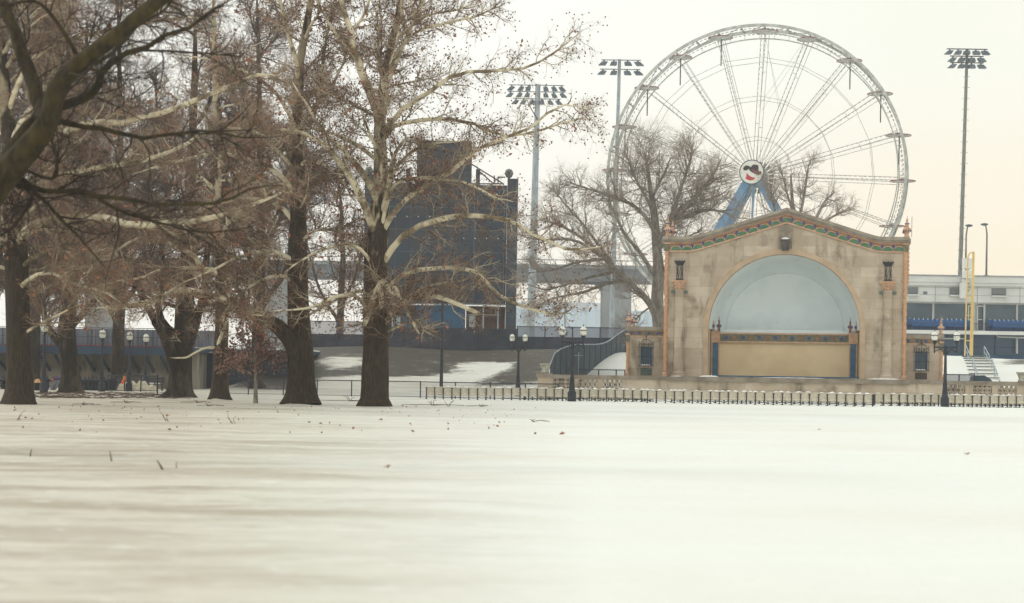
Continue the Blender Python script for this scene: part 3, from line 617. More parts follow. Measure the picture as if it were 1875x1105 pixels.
def urn(px, label, sc_=1.0, z=1.58):
    t = thing('stone_urn', label, 'urn', (px, WY+.2, z), 0, 'stone urns on the terrace wall')
    b = mb(); b.lathe([(.24, 0), (.28, .04), (.26, .1), (.20, .2), (.27, .38), (.32, .5), (.37, .56), (.38, .62), (.33, .62), (.28, .52)], (0, 0, 0), 20); b.build('bowl', mat('urn_stone', S(184, 180, 166), .9, col2=S(150, 146, 134), scale=4, bump=.4) if 'urn_stone' not in bpy.data.materials else bpy.data.materials['urn_stone'], t, smooth=True)
    b = mb(); b.lathe([(.30, 0), (.25, .04), (.02, .08)], (0, 0, .54), 16); b.build('snow_fill', M['snow_obj'], t, smooth=True)
urn(wl(998)+.0, 'pale stone urn on the left end pillar of the terrace wall', z=1.58); urn(wl(1873), 'pale stone urn on the terrace wall at the right edge of the photo', z=1.5)
# snow humps lying on the wall coping
# ------------------------------------------------------------ rows of cream seats in front of the stage
def seat_row(x0, x1, Y0, Y1, pitch, label, top=.67, ghost=0):
    n = int(round((x1-x0)/pitch)); z0 = gz((x0+x1)/2, Y0)-.05; H = .72
    t = thing('seat_row', label, 'bench row', (x0, Y0, z0), math.atan2(Y1-Y0, x1-x0), 'rows of cream slatted seats facing the stage')
    W = math.hypot(x1-x0, Y1-Y0)/n
    slat = None; sup = None; seat = None
    for i in range(n):
        dz = gz(x0+(x1-x0)*(i+.5)/n, Y0)-.05-z0
        if slat is None:
            b = mb()
            for k in range(4):       # curved back made of slats
                zz = .30+.1*k; b.box(.02, W-.02, .02+.02*k-.05*(k == 0), .05+.02*k-.05*(k == 0), zz, zz+.092)
            b.box(.02, W-.02, .10, .16, .702, .735)
            slat = b.build('seat_back', M['cream'], t, smooth=False); o = slat
            b = mb(); b.box(.03, W-.03, .06, .44, .25, .28); seat = b.build('seat', M['cream'], t)
            b = mb(); b.beam((0, -.03, .0), (0, -.03, .66), .055, .05); b.box(-.055, .055, -.07, .03, .64, .685); b.box(-.05, .05, -.08, .30, -.02, .09); b.beam((0, -.02, .10), (0, .36, .26), .03, .05)
            b.tube([(.02, -.03, .19), (W*.25, -.035, .155), (W*.5, -.035, .15), (W*.75, -.035, .155), (W-.02, -.03, .19)], .016, 5)
            sup = b.build('support', M['iron'], t)
        else:
            for src in (slat, seat, sup):
                o = src.copy(); sc.collection.objects.link(o); o.location = (i*W, random.uniform(-.015, .015), dz+random.uniform(-.012, .012)); o.rotation_euler = (random.uniform(-.03, .03), random.uniform(-.02, .02), 0); o.parent = t; CH[t.name].append(o)
    for o in (slat, seat, sup): pass
    b = mb(); b.beam((W*n, -.03, 0), (W*n, -.03, .66), .055, .05); b.box(W*n-.055, W*n+.055, -.07, .03, .64, .685); b.build('support', M['iron'], t)
    b = mb()
    for i in range(n):
        if random.random() < .6: b.lathe([(random.uniform(.1, .2), 0), (.11, .03), (.01, random.uniform(.04, .07))], (W*(i+.5)+random.uniform(-.1, .1), .13, .736+gz(x0+(x1-x0)*(i+.5)/n, Y0)-.05-z0), 7)
    if b.V: b.build('snow_on_backs', M['snow_obj'], t, smooth=True)
    return t
def xat(u, Y): return ab(u, 700)[0]*Y
for k, (ua, ub, Y, lab) in enumerate([
    (781, 1062, 97.0, 'front row of cream seats in the left block, starting at the far left end'),
    (1064, 1190, 98.2, 'second cream seat row of the left block, just right of the near lamp post'),
    (960, 1192, 99.6, 'third cream seat row of the left block, seen between the supports in front'),
    (1000, 1196, 101.0, 'rear cream seat row of the left block, its snowy tops against the wall'),
    (1186, 1598, 94.6, 'long front row of cream seats across the middle below the stage'),
    (1230, 1600, 97.6, 'cream seat row right behind the long middle row'),
    (1618, 1725, 98.5, 'short cream seat row left of the right-hand lamp post'),
    (1733, 1925, 99.0, 'cream seat row right of the right-hand lamp post, running out of the frame'),
    (1602, 1930, 100.6, 'rearmost cream seat row of the right block under the balustrade')]):
    seat_row(xat(ua, Y), xat(ub, Y), Y, Y+(.8 if k == 6 else 0), .485, lab)
# ------------------------------------------------------------ lamp posts
def lantern_parts(t, c, s_=1.0):
    b = mb(); b.lathe([(.05, -.34), (.035, -.26), (.05, -.2), (.09, -.1), (.11, -.02), (.16, .0), (.16, .03)], c, 12, s_); h = b.build('lantern_holder', M['iron'], t, smooth=True)
    b = mb(); b.lathe([(.13, .031), (.17, .12), (.185, .26), (.18, .30)], c, 14, s_); b.build('lantern_glass', M['lamp_glass'], t, smooth=True)
    b = mb(); b.m = 1; b.lathe([(.2, .30), (.2, .33), (.185, .345)], c, 14, s_); b.m = 0; b.lathe([(.185, .346), (.15, .44), (.08, .50), (.055, .53)], c, 14, s_); b.m = 1; b.lathe([(.03, .53), (.03, .56), (.01, .66)], c, 8, s_)
    for j in range(4):
        a = .785+1.57*j; b.beam((c[0]+.145*s_*math.cos(a), c[1]+.145*s_*math.sin(a), c[2]+.03*s_), (c[0]+.19*s_*math.cos(a), c[1]+.19*s_*math.sin(a), c[2]+.3*s_), .014)
    b.build('lantern_cap', [M['lamp_cap'], M['iron']], t, smooth=True)
def post_parts(t, H):
    b = mb(); b.lathe([(.24, -.1), (.24, .5), (.22, .56), (.17, .62)], (0, 0, 0), 8); b.lathe([(.17, .621), (.15, .9), (.12, 1.25), (.13, 1.28), (.13, 1.34), (.10, 1.38)], (0, 0, 0), 12); b.build('base', M['iron'], t, smooth=True)
    b = mb(); V = 12
    k = 14; n = 16; P = []
    for i in range(k+1):
        z = 1.381+(H-1.381)*i/k; r0 = .095-.035*i/k
        for j in range(n): P.append(((r0*(1+.06*(j % 2)))*math.cos(6.283*j/n), (r0*(1+.06*(j % 2)))*math.sin(6.283*j/n), z))
    b.add(P, [(i*n+j, i*n+(j+1) % n, (i+1)*n+(j+1) % n, (i+1)*n+j) for i in range(k) for j in range(n)]+[tuple(k*n+j for j in range(n))])
    b.build('shaft', M['iron'], t)
def twin(loc, sepr, label, H=3.45, s_=1.0):
    t = thing('lamp_post', label, 'lamp post', loc, 0, 'black park lamp posts'); post_parts(t, H)
    b = mb()
    for q in (-1, 1):
        b.beam((q*.055, 0, H-.02), (q*sepr, 0, H+.02), .05, .09)
        b.tube([(q*.06, 0, H-.35), (q*.2, 0, H-.13), (q*sepr*.55, 0, H-.09), (q*sepr*.95, 0, H-.22), (q*sepr, 0, H-.12)], [.03, .035, .03, .03, .02], 6)
        b.lathe([(.02, -.42), (.05, -.34), (.04, -.28), (.05, -.02)], (q*sepr, 0, H+.1), 8)
    b.lathe([(.07, -.25), (.1, -.1), (.07, 0), (.05, .08), (.015, .16)], (0, 0, H), 10)
    b.build('crossarm', M['iron'], t, smooth=True)
    for q in (-1, 1): lantern_parts(t, (q*sepr, 0, H+.36*s_), s_)
    return t
def ground_at(u, v):
    Y = gY(u, v)
    for _ in range(12): a, b = ab(u, v); Y = .5*Y+.5*(gz(a*Y, Y)-EYE)/b
    a, b = ab(u, v); return (a*Y, Y, gz(a*Y, Y))
p = ground_at(1047, 735); p = (p[0], 95.5, gz(p[0], 95.5)); twin((ab(1047.5, 700)[0]*95.5, 95.5, p[2]-.03), .575, 'nearer twin-lantern lamp post standing in front of the seats, left of the bandshell', 3.25)
twin((ab(948.5, 700)[0]*118, 118, gz(1, 118)), .44, 'farther twin-lantern lamp post behind the seats, below the grassy bank', 3.35, .95)
twin((ab(1730.5, 700)[0]*97.5, 97.5, gz(24, 97.5)-.03), .62, 'twin-lantern lamp post in front of the right wing window, at the right of the photo', 3.33)
for u, vt, vb, lab in ((80, 590, 720, 'single-lantern lamp post between the two leftmost tree trunks'), (186, 604, 717.5, 'single-lantern lamp post right of the second trunk, tallest of the lantern trio'), (236, 608, 717, 'single-lantern lamp post above the heap of old snow, middle of the lantern trio'), (266, 612, 716, 'single-lantern lamp post beside the dark forked tree, right of the lantern trio')):
    x, Y, z = ground_at(u, vb); Ht = at(u, vt, Y)[2]-z; k_ = Ht/4.1
    t = thing('lamp_post', lab, 'lamp post', (x, Y, z), 0, 'black park lamp posts'); t.scale = (k_, k_, k_); post_parts(t, 3.2); lantern_parts(t, (0, 0, 3.5), 1.15)
# tall slim pole before the scoreboard
x = ab(808, 700)[0]*119; t = thing('utility_pole', 'tall slim dark pole rising in front of the scoreboard, right of the big pale-limbed sycamore', 'pole', (x, 119, gz(x, 119)))
hh = at(808, 470, 119)[2]-gz(x, 119); b = mb(); b.tube([(0, 0, -.2), (0, 0, 2), (0, 0, hh)], [.13, .11, .05], 10); b.build('shaft', M['iron'], t, smooth=True)
b = mb(); b.lathe([(.2, -.1), (.2, .3), (.14, .4)], (0, 0, 0), 10); b.build('base', M['iron'], t, smooth=True)
# ------------------------------------------------------------ low chain-link fence on the snow
def fence(pts, H, label, cat='fence', postr=.035, mat_=None, step=1, name='chain_link_fence', infill='chain', group=None, bottom=.05):
    """pts: list of (x,y) posts"""
    x0, y0 = pts[0]; z0 = gz(x0, y0); t = thing(name, label, cat, (x0, y0, z0), 0, group); L_ = [(x-x0, y-y0, gz(x, y)-z0) for x, y in pts]
    for x, y, z in L_[:100]:
        b = mb(); b.tube([(x, y, z-.1), (x, y, z+H+.04)], postr, 6); b.build('post', mat_ or M['iron2'], t)
    b = mb(); b.tube([(x, y, z+H) for x, y, z in L_], postr*.8, 5); b.tube([(x, y, z+.06) for x, y, z in L_], postr*.5, 5); b.build('rail', mat_ or M['iron2'], t)
    b = mb()
    for (xa, ya, za), (xb, yb, zb_) in zip(L_[:-1], L_[1:]): b.add([(xa, ya+.0, za+bottom), (xb, yb, zb_+bottom), (xb, yb, zb_+H), (xa, ya, za+H)], [(0, 1, 2, 3)])
    b.build('mesh_panel', M[infill], t); return t
fp = []
for u, v in ((408, 722), (455, 722.5), (519, 724.5), (581, 726), (644, 727.5), (706, 729), (770, 730.5), (834, 732.5), (898, 734), (962, 735.5), (1022, 737)):
    Y = 104-(u-408)/614*5.5; fp.append((ab(u, 700)[0]*Y, Y))
fence(fp, .93, 'low grey chain-link fence crossing the snow behind the big pale-limbed trees')
# dark framed fence section at the left
t = fence([(ab(u, 700)[0]*111, 111) for u in (198, 228, 258, 288)], 1.0, 'low dark framed fence section in front of the old snow heap', postr=.045, infill='chain')
# short dark sign stand
x, Y, z = ground_at(288, 724); t = thing('post_stand', 'thin upright post on a flat foot in the snow left of the forked tree', 'post', (x, Y, z)); b = mb(); b.tube([(0, 0, 0), (0, 0, 1.12)], .04, 8); b.build('shaft', M['iron'], t); b = mb(); b.lathe([(.32, 0), (.3, .05), (.05, .07)], (0, 0, 0), 12); b.build('foot', M['iron'], t)
# chain-link strips beside the terrace wall
fence([(ab(u, 700)[0]*122, 122) for u in (1035, 1064, 1096, 1128, 1144)], 1.9, 'dark railing fence above the left part of the terrace wall', infill='chain', postr=.045)
fence([(ab(u, 700)[0]*121, 121) for u in (1728, 1756, 1784)], 1.95, 'dark chain-link fence behind the right balustrade', infill='chain_dense', postr=.045)
# ------------------------------------------------------------ iron balusters at far left
BY = 112.0
def bal(u0, u1, n, lab, dY=0):
    x0 = ab(u0, 700)[0]*BY; x1 = ab(u1, 700)[0]*BY; zz = gz(x0, BY); t = thing('iron_balustrade', lab, 'iron fence', (x0, BY+dY, zz), 0, 'black iron balustrade sections')
    zt_ = at(u0, 690, BY)[2]-zz
    src = None
    for i in range(n):
        x = (x1-x0)*i/(n-1)
        if src is None:
            b = mb(); b.lathe([(.15, -.1), (.15, zt_*.25), (.10, zt_*.3), (.13, zt_*.36), (.15, zt_*.62), (.22, zt_*.66), (.23, zt_*.76), (.15, zt_*.86), (.05, zt_*.88), (.06, zt_*.96), (.02, zt_)], (0, 0, 0), 12); src = b.build('baluster', M['iron'], t, smooth=True)
        else:
            o = src.copy(); sc.collection.objects.link(o); o.location = (x, 0, 0); o.parent = t; CH[t.name].append(o)
    b = mb()
    for q in (.68, .30): b.m = 0; b.box(-.15, x1-x0+.15, .24, .30, zt_*q-.02, zt_*q+.03); b.m = 1; b.box(-.15, x1-x0+.15, .24, .30, zt_*q+.031, zt_*q+.055)
    b.build('rail', [M['iron'], M['snow_obj']], t)
    return t
bal(-14, 15, 4, 'black iron balusters at the left edge of the photo'); bal(73, 111, 4, 'four black iron balusters between the two leftmost trunks'); bal(148, 191, 7, 'close-set black iron balusters right of the second trunk')
# things lying there
x, Y, z = at(104, 708, 109.5); z = gz(x, Y); t = thing('cloth_bundle', 'grey and purple bundle of clothes slumped on a low stand by the balusters', 'bundle', (x, Y, z))
b = mb(); b.tube([(-.35, 0, .05), (-.22, 0, .42), (-.02, 0, .62), (.12, 0, .66)], [.1, .14, .15, .1], 8); b.tube([(-.1, 0, .1), (0, .05, .4), (.14, 0, .62)], [.07, .1, .08], 8); b.build('grey_cloth', M['greycloth'], t, smooth=True)
b = mb(); b.tube([(-.18, -.1, .72), (0, -.12, .78), (.18, -.05, .74)], [.07, .13, .06], 8); b.build('purple_cloth', M['purple'], t, smooth=True)
b = mb(); b.tube([(-.32, -.08, .66), (-.18, -.12, .7)], [.05, .06], 6); b.build('orange_cuff', M['orange'], t, smooth=True)
x, Y, z = at(68.5, 710, 108.5); z = gz(x, Y); t = thing('litter_bin', 'squat dark bin topped by an orange lid beside the lamp post', 'bin', (x, Y, z)); b = mb(); b.lathe([(.2, 0), (.24, .4), (.24, .48)], (0, 0, 0), 12); b.build('body', M['black'], t, smooth=True); b = mb(); b.lathe([(.2, .481), (.19, .6), (.1, .7), (.01, .72)], (0, 0, 0), 12); b.build('lid', mat('tan_lid', S(212, 160, 110), .6), t, smooth=True)
x, Y, z = at(205, 716, 112.5); z = gz(x, Y); b = mb(); b.o = np.zeros(3); b.poly([(-.42, -.05), (.22, -.05), (.44, .62), (.3, .78), (-.26, .72)], -.3, .3); o = b.build('grit_bin', M['black']); o.location = (x, Y, z); tag(o, 'slanted black grit bin at the left end of the old snow heap', 'bin')
# heap of old snow
x0, Y, _ = at(247, 716, 114); z = gz(x0, Y); V = []; nx, ny = 40, 14
for i in range(nx+1):
    for j in range(ny+1):
        a = i/nx; c = j/ny; hgt = (math.sin(math.pi*a)**.35)*(math.sin(math.pi*c)**.6)*(.62+.1*math.sin(a*21)+.07*math.sin(a*47+c*9)+.05*random.random())
        V.append((-1.45+2.9*a, -.7+1.4*c, hgt-.02))
b = mb(); b.add(V, [(i*(ny+1)+j, (i+1)*(ny+1)+j, (i+1)*(ny+1)+j+1, i*(ny+1)+j+1) for i in range(nx) for j in range(ny)]); o = b.build('snow_heap', M['dirty_snow'], smooth=True); o.location = (x0, Y, z); tag(o, 'yellowed heap of shovelled snow behind the low framed fence', 'snow heap')
x, Y, z = at(226, 712, 110.2); z = gz(x, Y); t = thing('marker_stake', 'thin stake with orange tape stuck in the snow before the heap', 'stake', (x, Y, z)); b = mb(); b.tube([(0, 0, 0), (0, 0, .95)], .018, 6); b.build('stake', M['cream'], t); b = mb(); b.tube([(-.1, -.03, .45), (-.04, -.04, .6), (.06, -.03, .78), (.1, -.03, .92), (.02, -.03, 1.0)], [.03, .09, .07, .05, .02], 6); b.build('tape', M['orange'], t, smooth=True)
x, Y, z = at(283, 712, 116); z = gz(x, Y); t = thing('park_bench', 'dark park bench with snow on it right of the old snow heap', 'bench', (x, Y, z)); b = mb(); b.box(-.6, .6, -.2, .2, .42, .46); b.build('seat', M['iron'], t); b = mb()
for k in range(3): b.box(-.6, .6, .2+.03*k, .23+.03*k, .55+.12*k, .63+.12*k)
b.build('backrest', M['iron'], t)
for q in (-.5, .5):
    b = mb(); b.beam((q, -.18, 0), (q, -.18, .42), .05); b.beam((q, .2, 0), (q, .28, .9), .05); b.build('leg', M['iron'], t)
b = mb(); b.lathe([(.17, 0), (.15, .05), (.02, .08)], (-.2, 0, .46), 8); b.lathe([(.14, 0), (.12, .05), (.02, .08)], (.2, 0, .46), 8); b.build('snow', M['snow_obj'], t, smooth=True)
# ------------------------------------------------------------ left concrete building with braced canopy
GY = 132.0
xl = ab(-260, 700)[0]*GY; xr = ab(361, 700)[0]*GY; zb_ = -.3; zr = at(200, 634, GY-3)[2]
t = thing('grandstand_block', 'low concrete block with a blue canopy edge and slanted braces, behind the left trees', 'building', (xr, GY, 0)); oo = (xr, GY, 0)
b = MB(oo); b.box(xl, xr, GY, GY+8, zb_, zr-.35)
b.build('wall', M['concrete'], t)
for k in range(14):
    xx = xr-2.2-k*2.05
    b = MB(oo); b.box(xx-.11, xx+.11, GY-.07, GY-.003, zb_, zr-.4); b.build('pilaster', M['concrete'], t)
for k in range(16):
    xx = xr-1.05-k*1.12; b = MB(oo); b.beam((xx-.02, GY-2.9, zr-.75), (xx, GY-.1, zr-1.75), .12, .2); b.box(xx-.08, xx+.08, GY-.14, GY-.004, zr-1.95, zr-1.6); b.build('brace', M['fascia'], t)
b = MB(oo); b.box(xl, xr+.3, GY-3.0, GY+8, zr-.349, zr-.02); b.build('roof', M['fascia'], t)
b = MB(oo); b.m = 0; b.box(xl, xr+.3, GY-3.06, GY-3.002, zr-.62, zr-.03); b.m = 1; b.box(xl, xr+.28, GY-3.08, GY-2.9, zr-.018, zr+.04); b.m = 2; b.box(xl, xr+.28, GY-2.89, GY+3, zr-.018, zr+.02)
b.build('fascia', [M['fascia'], M['red'], M['snow_obj']], t)
# upper railing and corrugated screen on the roof
t = thing('roof_railing', 'tall railing with thin posts on the roof of the concrete block', 'railing', (xr, GY-2.4, zr)); oo = (xr, GY-2.4, zr)
b = MB(oo); zt_ = at(200, 601, GY-2.4)[2]
for k in range(42): xx = xr-k*1.1; pb_ = MB(oo); pb_.tube([(xx, GY-2.4, zr+.02), (xx, GY-2.4, zt_-.03)], .02, 5); pb_.build('post', M['iron2'], t)
b.tube([(xl, GY-2.4, zt_), (xr, GY-2.4, zt_)], .025, 5); b.tube([(xl, GY-2.4, (zr+zt_)/2), (xr, GY-2.4, (zr+zt_)/2)], .015, 5); b.build('rail', M['iron2'], t)
b = MB((0, 0, 0)); kx = ab(-200, 700)[0]*137; kr = ab(395, 700)[0]*137; n = 160; zt2 = at(200, 603, 137)[2]; V = []
for i in range(n+1):
    for z in (zr-.3, zt2): V.append((kx+(kr-kx)*i/n, 137+.09*(i % 2), z))
for i in range(n+1):
    for z in (zr-.3, zt2): V.append((kx+(kr-kx)*i/n, 137.12+.09*(i % 2), z))
m_ = 2*(n+1); b.add(V, [(2*i, 2*i+2, 2*i+3, 2*i+1) for i in range(n)]+[(m_+2*i, m_+2*i+1, m_+2*i+3, m_+2*i+2) for i in range(n)]+[(2*i+1, 2*i+3, m_+2*i+3, m_+2*i+1) for i in range(n)])
o = b.build('corrugated_screen', M['corr']); tag(o, 'grey corrugated metal screen above the concrete block at left', 'screen wall')
# dark stair wall and blue annex right of it
t = thing('annex', 'dark slate blue annex with a snowy roof edge between the left trunks', 'building', (ab(362, 700)[0]*136, 136, 0)); oo = (ab(362, 700)[0]*136, 136, 0)
x0 = ab(362, 700)[0]*136; x1 = ab(560, 700)[0]*136; zt_ = at(400, 640, 136)[2]
b = MB(oo); b.box(x0, x1, 136, 144, -.3, zt_-.3); b.build('wall', mat('annex_slate', S(48, 58, 72), .9, col2=S(58, 68, 80), scale=.3), t)
b = MB(oo); b.box(x0, x1+.2, 135.5, 144, zt_-.298, zt_); b.build('fascia', M['fascia'], t)
b = MB(oo); b.box(x0, x1+.2, 135.52, 143.9, zt_+.002, zt_+.1); b.build('roof_snow', M['snow_obj'], t)
b = MB(oo); pts = [at(360, 657, 135.2), at(372, 650, 135.2), at(384, 646, 135.2), at(396, 645, 135.2), at(412, 645, 135.2)]; b.tube(pts, .05, 6); b.build('curved_rail', M['galv'], t)
# ------------------------------------------------------------ fences on top of the bank
def screen(u0, u1, vt, vb, Y, label, step_u=38, infill='chain_dense', lower=None, name='ballpark_fence', vmid=None):
    x0 = ab(u0, 700)[0]*Y; x1 = ab(u1, 700)[0]*Y; zt_ = at((u0+u1)/2, vt, Y)[2]; z0 = min(gz((x0+x1)/2, Y), at((u0+u1)/2, vb, Y)[2])-.1; zm = at((u0+u1)/2, vmid, Y)[2] if vmid else None
    t = thing(name, label, 'fence', (x0, Y, z0), 0); oo = (x0, Y, z0); n = max(1, int((u1-u0)/step_u))
    for i in range(n+1):
        x = x0+(x1-x0)*i/n; b = MB(oo); b.tube([(x, Y, z0), (x, Y, zt_+.05)], .05, 6); b.build('post', M['iron2'], t)
    b = MB(oo); b.tube([(x0, Y, zt_), (x1, Y, zt_)], .04, 6); b.build('rail', M['iron2'], t)
    b = MB(oo)
    b.add([(x0, Y+.03, zm or z0), (x1, Y+.03, zm or z0), (x1, Y+.03, zt_), (x0, Y+.03, zt_)], [(0, 1, 2, 3)]); b.build('mesh_panel', M[infill], t)
    if zm: b = MB(oo); b.box(x0, x1, Y+.06, Y+.09, z0, zm); b.build('windscreen', M['screen'], t)
    return t
screen(562, 668, 589, 642, 151.5, 'tall mesh fence with dark lower screen left of the scoreboard', vmid=612)
screen(669, 945, 601, 642, 151.0, 'dark screened fence along the bank top in front of the scoreboard', vmid=603, step_u=60)
screen(946, 1148, 599.5, 642, 151.5, 'half transparent mesh fence with dark lower screen above the bank, behind the twin lanterns', vmid=618, step_u=48)
# flat grey utility sign on that fence
x, Y, z = at(702, 626, 150.8); b = mb(); b.m = 0; b.box(-.5, .5, -.03, .03, -.19, .19); o = b.build('fence_sign', [mat('sign_grey', S(128, 132, 140), .7, col2=S(104, 110, 118), scale=3)]); o.location = (x, Y, z); tag(o, 'small grey sign panel on the dark fence below the scoreboard', 'sign')
# curved panel fence stepping up the bank
cf = [(1007, 669, 124.0), (1016, 648, 126.0), (1027, 640, 128.0), (1038, 636, 129.5), (1049, 633, 131), (1060, 632, 132.5), (1070, 632, 134), (1080, 632, 136), (1090, 632, 138), (1100, 631, 140), (1110, 628, 142), (1120, 622, 144), (1129, 615, 146), (1137, 610, 147.5), (1146, 604, 149)]
vb_ = [684, 682, 680, 676, 672, 670, 668, 667, 667, 668, 669, 665, 655, 648, 640]
x0, Y0, _ = at(*cf[0]); t = thing('curved_panel_fence', 'dark slate panel fence curving up the snowy bank beside the terrace wall', 'fence', (x0, Y0, gz(x0, Y0))); oo = (x0, Y0, gz(x0, Y0))
P_ = [at(*c) for c in cf]
Bz = [min(at(c[0], vb_[i], c[2])[2], gz(P_[i][0], P_[i][1])+.0) if i > 2 else gz(P_[i][0], P_[i][1])-.1 for i, c in enumerate(cf)]
for i in range(len(cf)-1):
    (xa, ya, za), (xb, yb, zb2) = P_[i], P_[i+1]; b = MB(oo); xa += .012
    V = [(xa, ya, Bz[i]-.3), (xb, yb, Bz[i+1]-.3), (xb, yb, zb2), (xa, ya, za)]; V += [(x, y+.06, z) for x, y, z in V]
    b.add(V, [(0, 1, 2, 3), (7, 6, 5, 4), (3, 2, 6, 7), (0, 3, 7, 4), (1, 5, 6, 2)]); b.build('panel', M['fence_panel'], t)
b = MB(oo); b.tube([(x, y+.02, z+.04) for x, y, z in P_], .045, 6); b.build('top_rail', M['galv'], t, smooth=True)
for i in range(1, len(cf)): 
    b = MB(oo); x, y, z = P_[i]; b.box(x-.025, x+.025, y-.05, y-.004, Bz[i]-.3, z); b.build('post', M['iron'], t)
x, Y, z = at(1059, 652, 131.5); t = thing('thin_cross', 'thin pale cross-shaped marker standing before the curved panel fence', 'marker', (x, 130.8, gz(x, 130.8))); b = mb(); hz = at(1059, 645, 130.8)[2]-gz(x, 130.8); b.beam((0, 0, -.1), (0, 0, hz), .05); b.beam((-.33, 0, hz-.25), (.33, 0, hz-.25), .045); b.build('cross_bars', M['galv'], t)
# ------------------------------------------------------------ observation wheel
WHY = 205.0; hub = at(1383.5, 322, WHY); WR = at(1383, 49, WHY)[2]-hub[2]; yaw = math.radians(15)
wz = 3.3
wt = thing('observation_wheel', 'big white observation wheel without cabins rising behind the bandshell', 'ferris wheel', (hub[0], WHY, wz), -yaw)
hz = hub[2]-wz; HW = 1.75
NA = 20; ph0 = math.radians(-3)
def rp(r, a, y): return (r*math.cos(a), y, hz+r*math.sin(a))
for y, nm in ((-HW, 'front_rim'), (HW, 'rear_rim')):
    b = mb(); A = np.linspace(0, 2*math.pi, 121)[:-1]
    b.m = 0
    for r, th, wd in ((WR-.18, .32, .22), (WR-1.1, .13, .11)):
        V = []
        for a in A: V += [rp(r-th/2, a, y-wd/2), rp(r+th/2, a, y-wd/2), rp(r+th/2, a, y+wd/2), rp(r-th/2, a, y+wd/2)]
        k = len(A); b.add(V, [(i*4+j, ((i+1) % k)*4+j, ((i+1) % k)*4+(j+1) % 4, i*4+(j+1) % 4) for i in range(k) for j in range(4)])
    for i in range(60):
        a = 2*math.pi*i/60; b.beam(rp(WR-1.1, a, y), rp(WR-.45, a, y), .05)
    b.m = 1; n = 200
    for i in range(n): a = 2*math.pi*i/n; a2 = 2*math.pi*(i+.6)/n; b.beam(rp(WR-.6, a, y-.2), rp(WR-.6, a2, y-.2), .06)
    b.build(nm, [M['white_steel'], M['dark_dash']], wt)
b = mb()
for i in range(40): a = ph0+2*math.pi*i/40; b.beam(rp(WR-.25, a, -HW), rp(WR-.25, a, HW), .14)
for i in range(40):
    a = ph0+2*math.pi*i/40; a2 = ph0+2*math.pi*(i+1)/40; b.beam(rp(WR-.25, a, -HW), rp(WR-.25, a2, HW), .06)
b.build('rim_tie', M['grey_steel'], wt)
for i in range(NA):
    a = ph0+2*math.pi*i/NA; b = mb(); b.m = 0
    for y, da in ((-HW, 0), (HW, 0)):
        px = Vector((-math.sin(a), 0, math.cos(a)))
        for s_ in (-1, 1):
            q0 = Vector(rp(1.2, a, y*.92))+px*.17*s_; q1 = Vector(rp(WR-.5, a, y*.85))+px*.28*s_; b.beam(q0, q1, .062)
        for k in (2, 5):
            r = 1.5+(WR-2.2)*k/7; hw_ = .17+.11*k/7; b.beam(Vector(rp(r, a, y*.9))-px*hw_, Vector(rp(r, a, y*.9))+px*hw_, .06)
        b.m = 1; n = 26
        for k in range(n): r0 = 2+(WR-3)*k/n; b.beam(Vector(rp(r0, a, y*.9-.1))+px*.17, Vector(rp(r0+(WR-3)/n*.55, a, y*.9-.1))+px*.18, .035)
        b.m = 0
    b.build('arm', [M['spoke'], M['dark_dash']], wt)
for fr_ in (.25, .52, .78):
    for y in (-HW*.9, HW*.9):
        b = mb()
        for i in range(NA):
            a = ph0+2*math.pi*i/NA; a2 = ph0+2*math.pi*(i+1)/NA; b.beam(rp(WR*fr_, a, y), rp(WR*fr_, a2, y), .055)
        b.build('stiffening_ring', M['spoke'], wt)
b = mb()
for i, j in ((4, 5), (5, 4), (3, 3)):
    a = ph0+2*math.pi*i/NA; a2 = ph0+2*math.pi*j/NA; b.beam(rp(WR*.98, a, -HW), rp(WR*.45, a2, -HW*.9), .035); b.beam(rp(WR*.98, a+.02, HW), rp(WR*.45, a2, HW*.9), .035)
b.build('stay_cables', M['spoke'], wt)
for i in range(NA):           # canopy and hanging rod of every cabin place
    a = ph0+2*math.pi*i/NA; c = rp(WR-.6, a, 0); b = mb(); b.m = 0
    b.lathe([(1.40, -.02), (1.44, .03), (.9, .10), (.35, .16), (.1, .25)], c, 18); b.m = 1; b.tube([(c[0]+1.45*math.cos(q_), c[1]+1.45*math.sin(q_), c[2]) for q_ in np.linspace(0, 6.283, 19)[:-1]], .05, 5, closed=True)
    b.m = 0; b.beam((c[0]-.35, 0, c[2]+.25), (c[0]+.35, 0, c[2]+.25), .18)
    cn_ = b.build('cabin_canopy', [M['white_steel'], M['red']], wt)
    if math.sin(a) > -.1 and i not in (4, 5, 0):
        b = mb(); b.tube([(c[0]+.1, 0, c[2]-.1), (c[0]+.1, 0, c[2]-3.3)], .07, 6); b.build('hanging_rod', M['iron2'], cn_)
b = mb(); b.tube([(0, -2.2, hz), (0, 2.2, hz)], .62, 20); b.tube([(0, -HW-.25, hz), (0, -HW+.2, hz)], 1.25, 28); b.tube([(0, HW-.2, hz), (0, HW+.25, hz)], 1.25, 28); b.build('hub', M['grey_steel'], wt, smooth=True)
b = mb()
for i in range(NA):
    a = ph0+2*math.pi*(i+.5)/NA; b.poly([(1.3*math.cos(a-.09), hz+1.3*math.sin(a-.09)), (1.9*math.cos(a-.1), hz+1.9*math.sin(a-.1)), (1.9*math.cos(a+.1), hz+1.9*math.sin(a+.1)), (1.3*math.cos(a+.09), hz+1.3*math.sin(a+.09))], HW+.3, HW+.36)
b.build('hub_flange', M['iron'], wt)
